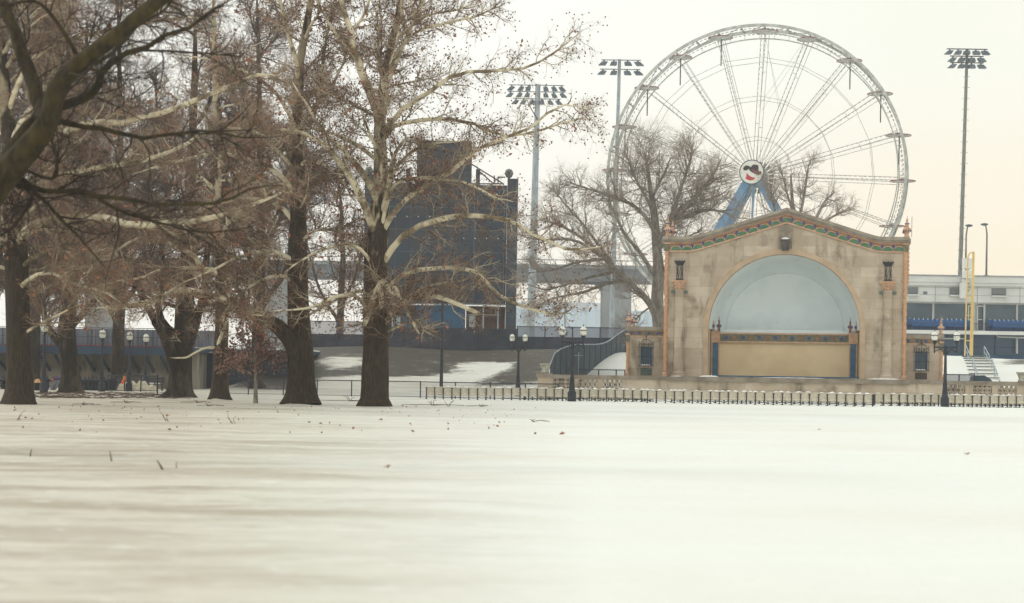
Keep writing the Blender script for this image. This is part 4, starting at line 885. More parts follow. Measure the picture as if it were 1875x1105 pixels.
# round emblem board on the axle end: hat and neckerchief on white
ec = -3.6
b = mb(); b.m = 0; b.disc((0, hz), 1.36, ec, ec+.15, 48); b.m = 1
A = np.linspace(0, 2*math.pi, 49); b.strip([(1.34*math.cos(a), hz+1.34*math.sin(a)) for a in A], [(1.43*math.cos(a), hz+1.43*math.sin(a)) for a in A], ec-.03, ec+.12)
em = b.build('emblem_board', [M['emb_white'], M['emb_navy']], wt)
def E(pts): return [((px-417)/155, hz-(py-407)/155) for px, py in pts]
hat = [(268, 345), (282, 310), (320, 288), (365, 298), (400, 322), (425, 290), (450, 272), (478, 282), (505, 278), (535, 300), (535, 385), (560, 400), (590, 400), (588, 435), (560, 458), (520, 460), (470, 440), (400, 395), (360, 350), (335, 372), (300, 378), (275, 368)]
def grow(p, k): c = np.mean(p, 0); return [tuple(c+(np.array(q)-c)*(1+k)) for q in p]
def tri(b, pts, y0, y1):
    b.poly(pts, y0, y1)
b = mb(); tri(b, E(grow(hat, .055)), ec-.034, ec-.003); b.build('hat_outline', M['emb_gold'], em)
b = mb(); tri(b, E(hat), ec-.06, ec-.036); b.build('hat', M['emb_navy'], em)
b = mb(); tri(b, E([(432, 355), (450, 368), (480, 392), (520, 405), (518, 420), (470, 405), (425, 375)]), ec-.075, ec-.062); b.build('hat_band', M['emb_red'], em)
ker = [(330, 425), (345, 440), (372, 470), (420, 500), (478, 512), (455, 545), (400, 556), (350, 545), (308, 518), (325, 490)]
b = mb(); tri(b, E(grow(ker, .07)), ec-.034, ec-.004); b.build('neckerchief_outline', M['emb_gold'], em)
b = mb(); tri(b, E(ker), ec-.06, ec-.036); b.build('neckerchief', M['emb_red'], em)
# legs
for y in (-2.1, 2.1):
    for q, fx in ((-1, 13.0), (1, 13.0)):
        b = mb(); b.beam((q*.35, y*1.0, hz-.3), (q*fx, y*1.9, -.2), .85, .6, up=(0, 1, 0)); b.build('leg', M['blue_steel'], wt)
b = mb()
for y in (-1.9, 1.9):
    b.beam((-5.2, y*1.3, hz*.58), (5.2, y*1.3, hz*.58), .35); b.beam((-9.5, y*1.6, hz*.27), (9.5, y*1.6, hz*.27), .35)
b.beam((0, -2.2, hz-.2), (0, -3.2, 0), .2); b.build('brace', M['blue_steel'], wt)
b = mb(); b.box(-14, 14, -5, 5, -.3, .35); b.build('base_platform', M['conc_grey'], wt)
# ------------------------------------------------------------ floodlight towers
def flood_tower(ut, vt, ub, vb, Y, wd, rows, label, mat_, z0=3.0, lw=.62, group='stadium floodlight towers'):
    xt, _, zt_ = at(ut, vt, Y); xb, _, zb2 = at(ub, vb, Y); s_ = Y/F; x0 = xb-(xt-xb)/(zt_-zb2)*(zb2-z0)
    t = thing('floodlight_tower', label, 'floodlight tower', (x0, Y, z0), 0, group)
    dx = xt-x0; H = zt_-z0; b = mb(); b.tube([(0, 0, 0), (dx*.5, 0, H*.5), (dx, 0, H)], [wd*s_*.62, wd*s_*.5, wd*s_*.36], 12); b.build('pole', mat_, t, smooth=True)
    b = mb()
    for k in range(int(H/1.6)): z = 2+k*1.55; xx = dx*z/H; b.beam((xx-wd*s_*.9, -.1, z), (xx+wd*s_*.9, -.1, z), .05)
    if mat_ is M['galv_dk']: b.build('climbing_rungs', mat_, t)
    for vr, us in rows:
        zr_ = at(ut, vr, Y)[2]-z0; xs_ = [ab(u, vr)[0]*Y-x0 for u in us]; b = mb(); b.beam((min(xs_)-.4, -.25, zr_), (max(xs_)+.4, -.25, zr_), .14); b.build('crossarm', M['galv'] if mat_ is not M['galv_dk'] else M['iron2'], t)
        for x in xs_:
            tl = (x-dx)/abs(max(xs_)-min(xs_))*1.2; b = mb(); hh = 5*s_; hw = lw*s_*10
            b.poly([(x-hw*.45-tl*.2, zr_-hh*.75), (x+hw*.45-tl*.2, zr_-hh*.75), (x+hw*.55+tl*.5, zr_-hh*2.0), (x-hw*.55+tl*.5, zr_-hh*2.0)], -.75, .1)
            b.tube([(x, -.25, zr_), (x, -.3, zr_-hh*.8)], .12, 6); b.lathe([(hw*.2, -hh*.4), (hw*.32, 0), (hw*.2, hh*.4)], (x-tl*.1, .15, zr_-hh*1.2), 8); b.build('floodlight', M['flood'], t)
    return t
flood_tower(985, 155, 972, 600, 255, 13, [(157, (937, 955, 968, 999, 1014, 1028)), (169, (935, 952, 966, 999, 1014, 1030)), (182, (945, 959, 975, 992, 1007, 1022))], 'pale grey floodlight tower with three rows of lamps beside the scoreboard', M['galv'], lw=.85)
flood_tower(1134.5, 109, 1120, 600, 240, 8, [(111, (1106, 1124, 1149, 1168)), (128, (1104, 1124, 1148, 1167))], 'floodlight tower with two rows of four lamps at the left rim of the wheel', M['galv'], lw=1.15)
flood_tower(1771, 90, 1758, 505, 250, 7.5, [(91, (1738, 1754, 1769, 1786, 1802)), (104, (1744, 1760, 1778, 1795)), (116, (1744, 1760, 1778, 1795))], 'dark weathered floodlight tower rising behind the stadium at right', M['galv_dk'], lw=1.1)
# ------------------------------------------------------------ stadium at right
SY = 190.0
def sx(u): return ab(u, 700)[0]*SY
def sz(v, u=1765): return at(u, v, SY)[2]
xa, xb = sx(1560), sx(2010); st = thing('stadium_building', 'long pale stadium building with dark glass and a balcony behind the right wing', 'stadium', (xa, SY, 3)); oo = (xa, SY, 3)
zR = sz(503); z1 = sz(554); z2 = sz(607); z3 = sz(613); zG = 2.0
b = MB(oo); b.box(xa, xb, SY, SY+14, z1, zR-.9); b.build('upper_wall', M['bldg_white'], st)
b = MB(oo); b.box(xa, xb, SY-.5, SY+14, zR-.898, zR-.25); b.box(xa, xb, SY-.35, SY-.002, zR-1.25, zR-.9); b.build('parapet', M['bldg_white'], st)
b = MB(oo); b.box(xa, xb, SY-.6, SY+14.1, zR-.248, zR-.1); b.build('roof', M['joint'], st)
b = MB(oo)
for u in (1640, 1710, 1787, 1865, 1943): b.box(sx(u)-.03, sx(u)+.03, SY-.02, SY-.003, z1, zR-1.25)
for v in (527, 541): b.box(xa, xb, SY-.019, SY-.004, sz(v)-.02, sz(v)+.02)
b.build('panel_joint', M['joint'], st)
for u0, u1 in ((1659, 1678), (1736, 1761), (1813, 1839), (1890, 1916)):
    b = MB(oo); b.m = 0; b.box(sx(u0), sx(u1), SY-.1, SY-.021, sz(540), sz(528)); b.m = 1
    for k in range(6): zz = sz(540)+.1+(sz(528)-sz(540)-.1)*k/6; b.box(sx(u0), sx(u1), SY-.2, SY-.102, zz, zz+.05)
    b.m = 2; b.box(sx(u0)-.05, sx(u1)+.05, SY-.5, SY-.021, sz(543.5), sz(541)); b.build('louver', [M['louver'], M['joint'], M['bldg_white']], st)
b = MB(oo); b.box(sx(1688), sx(1695), SY-.08, SY-.021, sz(540), sz(535.5)); b.build('vent', M['louver'], st)
xs = [1560, 1620, 1708, 1768, 1790, 1804, 1806, 1863, 1940, 2010]
b = MB(oo); b.box(xa, xb, SY+.9, SY+1.0, z2, z1-.02); b.build('glazing', M['glass_dk'], st)
b = MB(oo)
for u in (1562, 1635, 1710, 1786, 1789, 1804, 1864, 1940): b.box(sx(u)-.1, sx(u)+.1, SY+.75, SY+.898, z2, z1-.005)
b.box(xa, xb, SY+.7, SY+.85, z1-.14, z1-.004); b.build('mullion', M['bldg_white'], st)
b = MB(oo); b.box(xa, xb, SY+1.1, SY+14, z2-.001, z1-.003); b.build('inner_wall', M['board'], st)
for u0, u1 in ((1773, 1783), (1789.5, 1803.5)):
    b = MB(oo); x0_, x1_ = sx(u0), sx(u1)
    for a_, b__, c_, d_ in ((x0_, x0_+.12, z2, z1-.3), (x1_-.12, x1_, z2, z1-.3), (x0_+.121, x1_-.121, z1-.42, z1-.3), (x0_+.121, x1_-.121, z2, z2+.15), (x0_+.121, x1_-.121, (z1+z2)/2-.3, (z1+z2)/2-.2)): b.box(a_, b__, SY+.55, SY+.7, c_, d_)
    dd = b.build('door', M['bldg_white'], st); b = MB(oo); b.beam((x1_-.2, SY+.5, (z1+z2)/2-.5), (x1_-.2, SY+.5, (z1+z2)/2), .04); b.build('handle', M['iron'], dd)
b = MB(oo); b.m = 0; b.box(xa, xb, SY-2.6, SY+.9, z3, z2-.003); b.m = 1; b.box(xa, xb, SY-2.66, SY-2.602, z3-.05, z2-.02); b.build('balcony_slab', [M['joint'], M['bldg_white']], st)
b = MB(oo); zz = z2+.75; b.tube([(xa, SY-2.5, zz), (xb, SY-2.5, zz)], .03, 5)
for k in range(24): xx = xa+(xb-xa)*k/23; b.tube([(xx, SY-2.5, z2-.01), (xx, SY-2.5, zz)], .025, 5)
b.build('balcony_rail', M['iron2'], st)
b = MB(oo); b.box(xa, xb, SY+.2, SY+14, zG, z3-.003); b.build('lower_glazing', mat('lower_glass', S(66, 90, 114), .3, col2=S(80, 104, 126), scale=.2), st)
b = MB(oo)
for u in (1595, 1640, 1690, 1725, 1761, 1822, 1862, 1905, 1960): b.box(sx(u)-.05, sx(u)+.05, SY+.08, SY+.198, zG, z3-.004)
b.box(xa, xb, SY+.1, SY+.199, sz(636), sz(634.6)); b.build('lower_mullion', M['board2'], st)
b = MB(oo); b.tube([at(1657, 620, SY-.4), at(1765, 620.5, SY-.4)], .09, 6); b.tube([at(1824, 607, SY-.4), at(1826, 617, SY-.4), at(1880, 619, SY-.4), at(1990, 620, SY-.4)], .11, 6); b.tube([at(1862, 620, SY-.4), at(1862, 648, SY-.4)], .12, 6); b.build('drain_pipe', M['bldg_white'], st)
b = MB(oo); b.box(xa, xb, SY-.6, SY+.19, zG, sz(649)); b.build('blue_base_wall', M['board2'], st)
# seats on the balcony, each its own thing
proto = thing('stadium_chair', '', 'stadium seat', (0, 0, 0), 0, 'blue stadium seats on the balcony')
b = mb(); b.box(-.26, .26, 0, .08, .05, 1.12); b.box(-.22, .22, -.012, -.001, .9, 1.0); b.build('backrest', [M['seatblue']], proto, smooth=False)
b = mb(); b.box(-.24, .24, -.42, -.02, .42, .5); b.build('seat', M['seatblue'], proto); b = mb(); b.beam((0, -.15, 0), (0, -.15, .42), .07); b.build('leg', M['iron2'], proto)
b = mb(); b.lathe([(.05, 0), (.06, .05), (.01, .08)], (0, .04, 1.12), 6); b.build('headrest_number_disc', M['bulb'], proto)
first = True; n_s = 0
for grp, ulist in (('left of the foul pole', list(np.arange(1662, 1706, 8.3))), ('between the mullion and the foul pole', list(np.arange(1714, 1766, 8.3))), ('right of the stadium door', list(np.arange(1809, 1861, 8.3))), ('at the right edge of the frame', list(np.arange(1869, 1905, 8.3)))):
    for ri, dy in enumerate((-.5, -1.6)):
        for u in ulist:
            x = sx(u+(ri*4)); put(proto, 'blue fold-down seat in the %s balcony row %s' % ('back' if ri == 0 else 'front', grp), (x, SY+dy, z2+.15 if ri == 0 else z2-.0), group='blue stadium seats %s, %s row' % (grp, 'back' if ri == 0 else 'front'), first=first); first = False
# foul pole
FY = 151.0; xf, _, zf = at(1775, 652, FY); gz0 = gz(xf, FY)
t = thing('foul_pole', 'tall yellow foul pole frame with a curved top at the head of the steps', 'foul pole', (xf, FY, gz0))
zt_ = at(1775, 462, FY)[2]-gz0; x1_ = at(1767.5, 600, FY)[0]-xf; x2_ = at(1779, 600, FY)[0]-xf; xt1 = at(1772, 470, FY)[0]-xf; xt2 = at(1782.5, 470, FY)[0]-xf
b = mb(); b.tube([(x2_, 0, -.2), (xt2, 0, zt_)], [.16, .1], 10); b.build('main_pole', M['foul'], t, smooth=True)
b = mb(); b.tube([(x1_, 0, -.2), (xt1, 0, zt_-.7), (xt1+.06, 0, zt_-.25), (xt1+.25, 0, zt_-.04), (xt2, 0, zt_)], .065, 8)
for q in (.16, .4, .58, .78): b.beam((x1_+(xt1-x1_)*q, 0, zt_*q), (x2_+(xt2-x2_)*q, 0, zt_*q), .09)
b.build('net_frame', M['foul'], t, smooth=True)
# loudspeaker column and roof lights
x, Y, z = at(1771, 508, SY-.9); zt_ = at(1771, 474, SY-.9)[2]; z0_ = at(1768, 547, SY-.9)[2]; t = thing('speaker_column', 'pale loudspeaker column fixed to the stadium front behind the foul pole', 'loudspeaker', (x, SY-.9, z0_))
b = mb(); b.box(-.75, .0, -.1, .38, 0, zt_-z0_-5.0+2.4); b.box(-.55, .15, -.1, .38, (zt_-z0_)-5.0+2.41, zt_-z0_-2.2); b.build('mast_box', M['bldg_white'], t)
b = mb(); H_ = zt_-z0_; b.box(-.5, .42, -.5, .3, H_-1.1, H_); b.box(-.5, .36, -.5, .3, H_-2.15, H_-1.25); b.build('speaker_cabinet', M['bldg_white'], t)
b = mb(); 
for k in range(5): b.lathe([(.06, 0), (.06, .12)], (.1, -.14, .8+k*.75), 6)
b.build('fixing', M['iron2'], t)
for u, vt, lab, q in ((1770, 411, 'shorter-necked roof street light next to the weathered tower', 1), (1805, 409, 'roof street light standing alone at the right', -1)):
    x, Y, z = at(u-(2 if q > 0 else -1), 503, SY+4); zt_ = at(u, vt, SY+4)[2]; t = thing('roof_light', lab, 'street light', (x, Y, zR-.1), 0, 'street lights on the stadium roof'); H_ = zt_-(zR-.1)
    b = mb(); b.tube([(0, 0, 0), (0, 0, H_-1.2), (q*.15, 0, H_-.2)], [.12, .09, .07], 8); b.lathe([(.3, 0), (.3, .4), (.15, .45)], (0, 0, -.1), 8) ; b.build('pole', M['galv_dk'], t, smooth=True)
    b = mb(); b.lathe([(.12, -.1), (.42, 0), (.4, .12), (.12, .2)], (q*.3, 0, H_-.2), 12); b.build('lamp_head', M['flood'], t, smooth=True)
# steps up the right bank
def pt(u, v, Y): return at(u, v, Y)
t = thing('snowy_steps', 'snow-covered steps with metal nosings climbing the right bank', 'steps', (pt(1795, 690, 134)[0], 130, gz(30, 130))); oo = (pt(1795, 690, 134)[0], 130, gz(30, 130))
for k in range(13):
    Y = 130+k*1.45; q = k/12; uc = 1812-28*q; wdt = 1.15; x = ab(uc, 700)[0]*Y; z = gz(x, Y)+.1
    b = MB(oo); b.m = 0; b.box(x-wdt, x+wdt, Y, Y+1.4, z-.5, z); b.m = 1; b.box(x-wdt, x+wdt, Y-.05, Y-.002, z-.04, z+.03); b.build('step', [M['snow_obj'], M['galv_dk']], t)
def hand(u0, v0, Y0, u1, v1, Y1, lab):
    a = Vector(pt(u0, v0, Y0)); c = Vector(pt(u1, v1, Y1)); za = gz(a.x, a.y); zc = gz(c.x, c.y); t = thing('handrail', lab, 'handrail', (a.x, a.y, za), 0, 'grey metal handrails along the snowy steps')
    A = Vector((0, 0, 1.0)); C = Vector((c.x-a.x, c.y-a.y, zc-za+1.0)); b = mb()
    pts = [(0, 0, -.1), (0, 0, .7), tuple(A*.95), tuple(A.lerp(C, .08)), tuple(A.lerp(C, .5)), tuple(A.lerp(C, .94)), tuple(C+Vector((0, 0, -.1))), tuple(C+Vector((0, 0, -1.2)))]
    b.tube(pts, .04, 7); b.build('top_rail', M['galv'], t, smooth=True)
    b = mb(); mid = A.lerp(C, .5); b.tube([tuple(mid), tuple(mid-Vector((0, 0, 1.1)))], .035, 6); b.tube([tuple(A.lerp(C, .05)-Vector((0, 0, .45))), tuple(A.lerp(C, .95)-Vector((0, 0, .45)))], .03, 6); b.build('lower_rail', M['galv'], t, smooth=True)
hand(1776, 660, 140, 1768, 645, 148, 'upper left handrail of the snowy steps, at the foot of the foul pole')
hand(1812, 668, 140, 1802, 645, 148, 'upper right handrail of the snowy steps')
hand(1790, 680, 133, 1781, 660, 139, 'middle left handrail of the snowy steps')
hand(1826, 682, 133, 1816, 662, 139, 'middle right handrail of the snowy steps')
hand(1836, 694, 127.5, 1830, 682, 131, 'lowest handrail of the snowy steps, nearest the balustrade')
x, Y, z = at(1797, 697, 123); b = mb(); b.add([(-.9, -.5, -.5), (.9, -.5, -.5), (.9, .5, -.5), (-.9, .5, -.5), (-.62, -.4, .32), (.1, -.4, .36), (.1, .4, .36), (-.62, .4, .32), (.55, -.4, .1), (.55, .4, .1)], [(0, 1, 8, 5, 4), (2, 3, 7, 6, 9), (4, 5, 6, 7), (5, 8, 9, 6), (8, 1, 2, 9), (3, 0, 4, 7)]); o = b.build('covered_equipment', M['fence_panel']); o.location = (x, Y, z); tag(o, 'low equipment under a dark slate cover behind the right balustrade', 'covered equipment')
# ------------------------------------------------------------ scoreboard
QY = 162.0
def qx(u): return ab(u, 700)[0]*QY
def qz(v, u=800): return at(u, v, QY)[2]
sb = thing('scoreboard', 'back of a tall slate blue scoreboard with a central block, seen through the pale branches', 'scoreboard', (qx(663), QY, 3.2)); oo = (qx(663), QY, 3.2)
b = MB(oo); b.box(qx(690), qx(923), QY, QY+2, qz(556), qz(338)); b.build('main_panel', M['board'], sb)
b = MB(oo); b.box(qx(757), qx(857), QY-.1, QY+1.6, qz(338)+.002, qz(258)); b.build('top_block', M['board'], sb)
for u0, u1, vt in ((663, 689.5, 322), (923.5, 942, 326)):
    b = MB(oo); b.m = 0; b.box(qx(u0), qx(u1), QY-.3, QY+2.3, 3.0, qz(vt)); b.m = 1; b.box(qx(u1 if u0 > 800 else u0)-.0, qx(u1 if u0 > 800 else u0)+.06, QY-.3, QY+2.3, 3.0, qz(vt)); b.build('side_pillar', [M['board'], M['brick']], sb)
for u, v in ((676, 314), (932, 318)):
    b = MB(oo); c = at(u, v, QY+.5)
    b.lathe([(.05, -.45), (.28, -.34), (.42, 0), (.28, .34), (.04, .44)], c, 16); b.lathe([(.15, -.7), (.1, -.4)], c, 8); ob = b.build('round_ornament', M['galv_dk'], sb, smooth=True)
    b = MB(oo); x, y, z = c; b.box(x-.2, x+.2, y-.44, y-.40, z+.06, z+.13); b.box(x-.04, x+.04, y-.44, y-.40, z-.22, z+.059); b.build('letter_mark', M['iron'], ob)
for u in (741, 869): b = MB(oo); b.box(qx(u)-.19, qx(u)+.19, QY+.2, QY+.7, qz(338)+.001, qz(309)); b.build('truss_post', M['board'], sb)
b = MB(oo)
for A, B in (((690, 330), (757, 330)), ((857, 297), (920, 336)), ((690, 337), (757, 337)), ((857, 337), (923, 337)), ((905, 322), (905, 338)), ((873, 310), (905, 338)), ((716, 330), (741, 310)), ((912, 325), (925, 325)), ((912, 325), (912, 338))): b.beam(at(*A, QY+.4), at(*B, QY+.4), .11)
b.build('truss', M['iron'], sb)
b = MB(oo); b.m = 0
for v, us in ((356, range(700, 915, 21)), (397, range(724, 915, 21)), (437, range(744, 915, 21))):
    for u in us: x, y, z = at(u, v, QY-.05); b.lathe([(.01, -.06), (.07, 0), (.01, .06)], (x, y, z), 6)
b.build('bulb', M['bulb'], sb)
b = MB(oo)
for u in (720, 748, 776, 804, 832, 864, 892, 919): b.box(qx(u)-(.03 if u in (864, 919) else .012), qx(u)+(.03 if u in (864, 919) else .012), QY-.06, QY-.003, qz(556), qz(345))
for v in (380, 421, 462, 503): b.box(qx(690), qx(923), QY-.03, QY-.003, qz(v)-.02, qz(v)+.02)
b.build('panel_seam', M['louver'], sb)
b = MB(oo); b.box(qx(706), qx(922), QY-.12, QY+.2, qz(558), qz(556)-.002)
for u in (717, 883, 910): b.box(qx(u)-.06, qx(u)+.06, QY-.1, QY+.1, 3.0, qz(558)-.001)
b.box(qx(856), qx(915), QY-.1, QY-.02, qz(576), qz(575)); b.build('white_frame', M['galv'], sb)
b = MB(oo); b.box(qx(735), qx(850), QY+.3, QY+.6, 3.0, qz(559)); b.build('blue_panel', M['board2'], sb)
for u0, u1 in ((690, 734), (851, 923)): b = MB(oo); b.box(qx(u0), qx(u1), QY+.9, QY+1.2, 3.0, qz(559)); b.build('brick_wall', M['brick'], sb)
for u0, u1, v0, v1 in ((723, 731, 596, 580), (857, 868, 598, 577)): b = MB(oo); b.box(qx(u0), qx(u1), QY+.1, QY+.4, qz(v0), qz(v1)); b.build('cabinet', M['galv'], sb)
# ------------------------------------------------------------ bridge and far sheds
GYB = 350.0
t = thing('elevated_bridge', 'grey elevated road bridge on a concrete pier far behind the bare tree', 'bridge', (at(1130, 600, GYB)[0], GYB, 3)); oo = (at(1130, 600, GYB)[0], GYB, 3)
xa_, xb_ = at(-500, 500, GYB)[0], at(1300, 500, GYB)[0]; zt_, zb3 = at(1000, 483, GYB)[2], at(1000, 513, GYB)[2]
b = MB(oo); b.box(xa_, xb_, GYB, GYB+12, zb3, zt_-.9); b.build('girder', mat('girder_grey', S(112, 120, 128), .8), t)
b = MB(oo); b.box(xa_, xb_, GYB-1.2, GYB+13, zt_-.898, zt_-.2); b.build('deck', M['conc_grey'], t)
b = MB(oo); b.tube([(xa_, GYB-1, zt_+.7), (xb_, GYB-1, zt_+.7)], .1, 5)
for k in range(90): xx = xa_+(xb_-xa_)*k/89; b.box(xx-.06, xx+.06, GYB-1.1, GYB-.95, zt_-.198, zt_+.7)
b.build('parapet_rail', M['conc_grey'], t)
for u in (1130, 820, 500, 180, -150):
    b = MB(oo); x = at(u, 560, GYB)[0]; b.box(x-2.9, x+2.9, GYB+1, GYB+9, 0, zb3-1.6); b.poly([(x-2.9, zb3-1.598), (x+2.9, zb3-1.598), (x+4.6, zb3-.002), (x-4.6, zb3-.002)], GYB+.6, GYB+9.4); b.build('pier', M['conc_grey'], t)
b = mb(); x0_, Y_, z0_ = at(1083, 560, 420); 
t = thing('pale_blue_shed', 'pale blue sheet-clad shed on the far side beneath the bridge', 'shed', (x0_, 420, 3)); xa_ = at(944, 560, 420)[0]-x0_; xb_ = at(1260, 560, 420)[0]-x0_; H_ = at(1083, 568, 420)[2]-3; H2 = at(1083, 553, 420)[2]-3
b.box(xa_, xb_, 0, 20, 0, H_); b.build('wall', M['paleblue'], t); b = mb(); b.box(xa_, xb_-18, 5, 20, H_+.002, H2); b.build('roof', mat('pale_roof', S(222, 228, 232), .7), t); b = mb()
for k in range(18): xx = xa_+(xb_-xa_)*k/17; b.box(xx-.12, xx+.12, -.2, -.003, 0, H_)
b.build('cladding_rib', M['bldg_white'], t)
# tall thin mast near the pier
x, Y, z = at(1035, 600, 300); t = thing('thin_mast', 'thin pale mast standing between the far tower and the bridge pier', 'mast', (x, 300, 3)); b = mb(); zt_ = at(1034, 515, 300)[2]-3; b.tube([(0, 0, 0), (-.1, 0, zt_)], [.22, .14], 8); b.build('pole', M['galv'], t, smooth=True); b = mb(); b.beam((-.1, 0, zt_*.98), (8, 0, zt_*.98), .5); b.build('arm', M['iron2'], t)
STAT = []
DG = 1.35
# ------------------------------------------------------------ trees
def unit(v): return v/(np.linalg.norm(v, axis=-1, keepdims=True)+1e-12)
def tubes(groups, sides=4):
    """list of (P (N,k,3), R (N,k)) -> V, Q"""
    VV = []; QQ = []; off = 0
    for P, R in groups:
        if not len(P): continue
        N_, k, _ = P.shape; T = unit(np.gradient(P, axis=1)); mt = unit(P[:, -1]-P[:, 0])
        ref = np.where(np.abs(mt[:, 2:3]) > .85, np.array([[1., .2, 0]]), np.array([[0, 0, 1.]]))[:, None]
        U = unit(np.cross(T, np.broadcast_to(ref, T.shape))); W = np.cross(T, U)
        s = sides if np.isscalar(sides) else 4
        a = np.arange(s)*2*math.pi/s
        V = P[:, :, None]+R[:, :, None, None]*(np.cos(a)[None, None, :, None]*U[:, :, None]+np.sin(a)[None, None, :, None]*W[:, :, None])
        VV.append(V.reshape(-1, 3))
        i = np.arange(k-1); j = np.arange(s); base = (i[:, None]*s+j[None]); nxt = (i[:, None]*s+(j[None]+1) % s)
        q = np.stack([base, nxt, nxt+s, base+s], -1).reshape(-1, 4)
        q = (q[None]+(np.arange(N_)*k*s)[:, None, None]).reshape(-1, 4)+off
        QQ.append(q); off += N_*k*s
    return np.concatenate(VV), np.concatenate(QQ)
def mesh_np(name, V, Q, m, parent, origin, smooth=True):
    V = V-np.asarray(origin); me = bpy.data.meshes.new(name); w_ = Q.shape[1]
    me.vertices.add(len(V)); me.vertices.foreach_set('co', V.ravel()); me.loops.add(Q.size); me.loops.foreach_set('vertex_index', Q.ravel().astype(np.int32)); me.polygons.add(len(Q))
    me.polygons.foreach_set('loop_start', np.arange(len(Q))*w_); me.polygons.foreach_set('loop_total', np.full(len(Q), w_)); me.update()
    if smooth: me.polygons.foreach_set('use_smooth', np.ones(len(Q), bool))
    me.materials.append(m); o = bpy.data.objects.new(name, me); sc.collection.objects.link(o); o.parent = parent; CH.setdefault(parent.name, []).append(o); return o
def kids_of(P, R, spacing, ln, r0, ang=(35, 65), k=5, up=.0, wob=.25, tmin=.15, taper=.75, tipr=.25, droop=0):
    if not len(P): return P, R
    seg = np.linalg.norm(np.diff(P, axis=1), axis=2); Lg = seg.sum(1); n = rng.poisson(Lg*(1-tmin)/spacing)
    idx = np.repeat(np.arange(len(P)), n); M_ = len(idx)
    if M_ == 0: return np.zeros((0, k, 3)), np.zeros((0, k))
    t = tmin+(1-tmin)*rng.random(M_)**.9; kk = P.shape[1]; f = t*(kk-1); i0 = np.minimum(f.astype(int), kk-2); fr = (f-i0)[:, None]
    p0 = P[idx, i0]*(1-fr)+P[idx, i0+1]*fr; tan = unit(P[idx, i0+1]-P[idx, i0]); rr = R[idx, i0]*(1-fr[:, 0])+R[idx, i0+1]*fr[:, 0]
    rnd = unit(rng.normal(size=(M_, 3))); perp = unit(rnd-tan*(rnd*tan).sum(1, keepdims=True)); a = np.radians(rng.uniform(ang[0], ang[1], M_))[:, None]
    d = tan*np.cos(a)+perp*np.sin(a); L_ = ln*rng.uniform(.45, 1.15, M_)*(1-taper*.6*t)
    pts = [p0]; step = (L_/(k-1))[:, None]; d = unit(d)
    for s in range(k-1):
        d = unit(d+rng.normal(size=(M_, 3))*wob+np.array([0, 0, up-droop*s/(k-1)])); pts.append(pts[-1]+d*step)
    r = np.minimum(rr*.8, r0*rng.uniform(.75, 1.25, M_))[:, None]*(1-(1-tipr)*np.linspace(0, 1, k))[None]
    return np.stack(pts, 1), r
def spline(pts, n):
    P = np.array(pts, float); Pp = np.vstack([2*P[0]-P[1], P, 2*P[-1]-P[-2]]); out_ = []
    for s in np.linspace(0, len(P)-1, n):
        i = min(int(s), len(P)-2); t = s-i; a, b, c, d = Pp[i], Pp[i+1], Pp[i+2], Pp[i+3]
        out_.append(.5*((2*b)+(-a+c)*t+(2*a-5*b+4*c-d)*t*t+(-a+3*b-3*c+d)*t**3))
    return np.array(out_)
def limb(px, Y, w0, w1, dy=None, n=16, power=1.0, jit=.02, uoff=0):
    """px: [(u,v)...] traced course of a limb; grows from Y to Y+dy in depth; w in photo px at Y"""
    if dy is None: dy = random.uniform(-2.2, 2.2)
    m_ = len(px); P = np.array([at(u+uoff, v, Y+dy*(i/(m_-1))) for i, (u, v) in enumerate(px)])
    C = spline(P, n); Ln = np.linalg.norm(C[-1]-C[0]); C[1:-1] += rng.normal(size=(n-2, 3))*jit*Ln/8
    t = np.linspace(0, 1, n)**power; return C, (w0+(w1-w0)*t)/2*Y/F
def stack(l): return np.stack([a for a, b in l]), np.stack([b for a, b in l])
def leaf_quads(C, size, n):
    c = C; M_ = len(c); a = unit(rng.normal(size=(M_, 3))); b = unit(np.cross(a, rng.normal(size=(M_, 3)))); s = size*rng.uniform(.5, 1.3, (M_, 1))
    V = np.stack([c-a*s, c-b*s*.6+a*s*.1, c+a*s, c+b*s*.6+a*s*.1], 1).reshape(-1, 3); return V, np.arange(M_*4).reshape(-1, 4)
def pods(C, r):
    o8 = np.array([(1, 0, 0), (-1, 0, 0), (0, 1, 0), (0, -1, 0), (0, 0, 1), (0, 0, -1)], float); f = np.array([(0, 2, 4), (2, 1, 4), (1, 3, 4), (3, 0, 4), (2, 0, 5), (1, 2, 5), (3, 1, 5), (0, 3, 5)])
    V = (C[:, None]+o8[None]*r).reshape(-1, 3); Q = (f[None]+(np.arange(len(C))*6)[:, None, None]).reshape(-1, 3); return V, Q
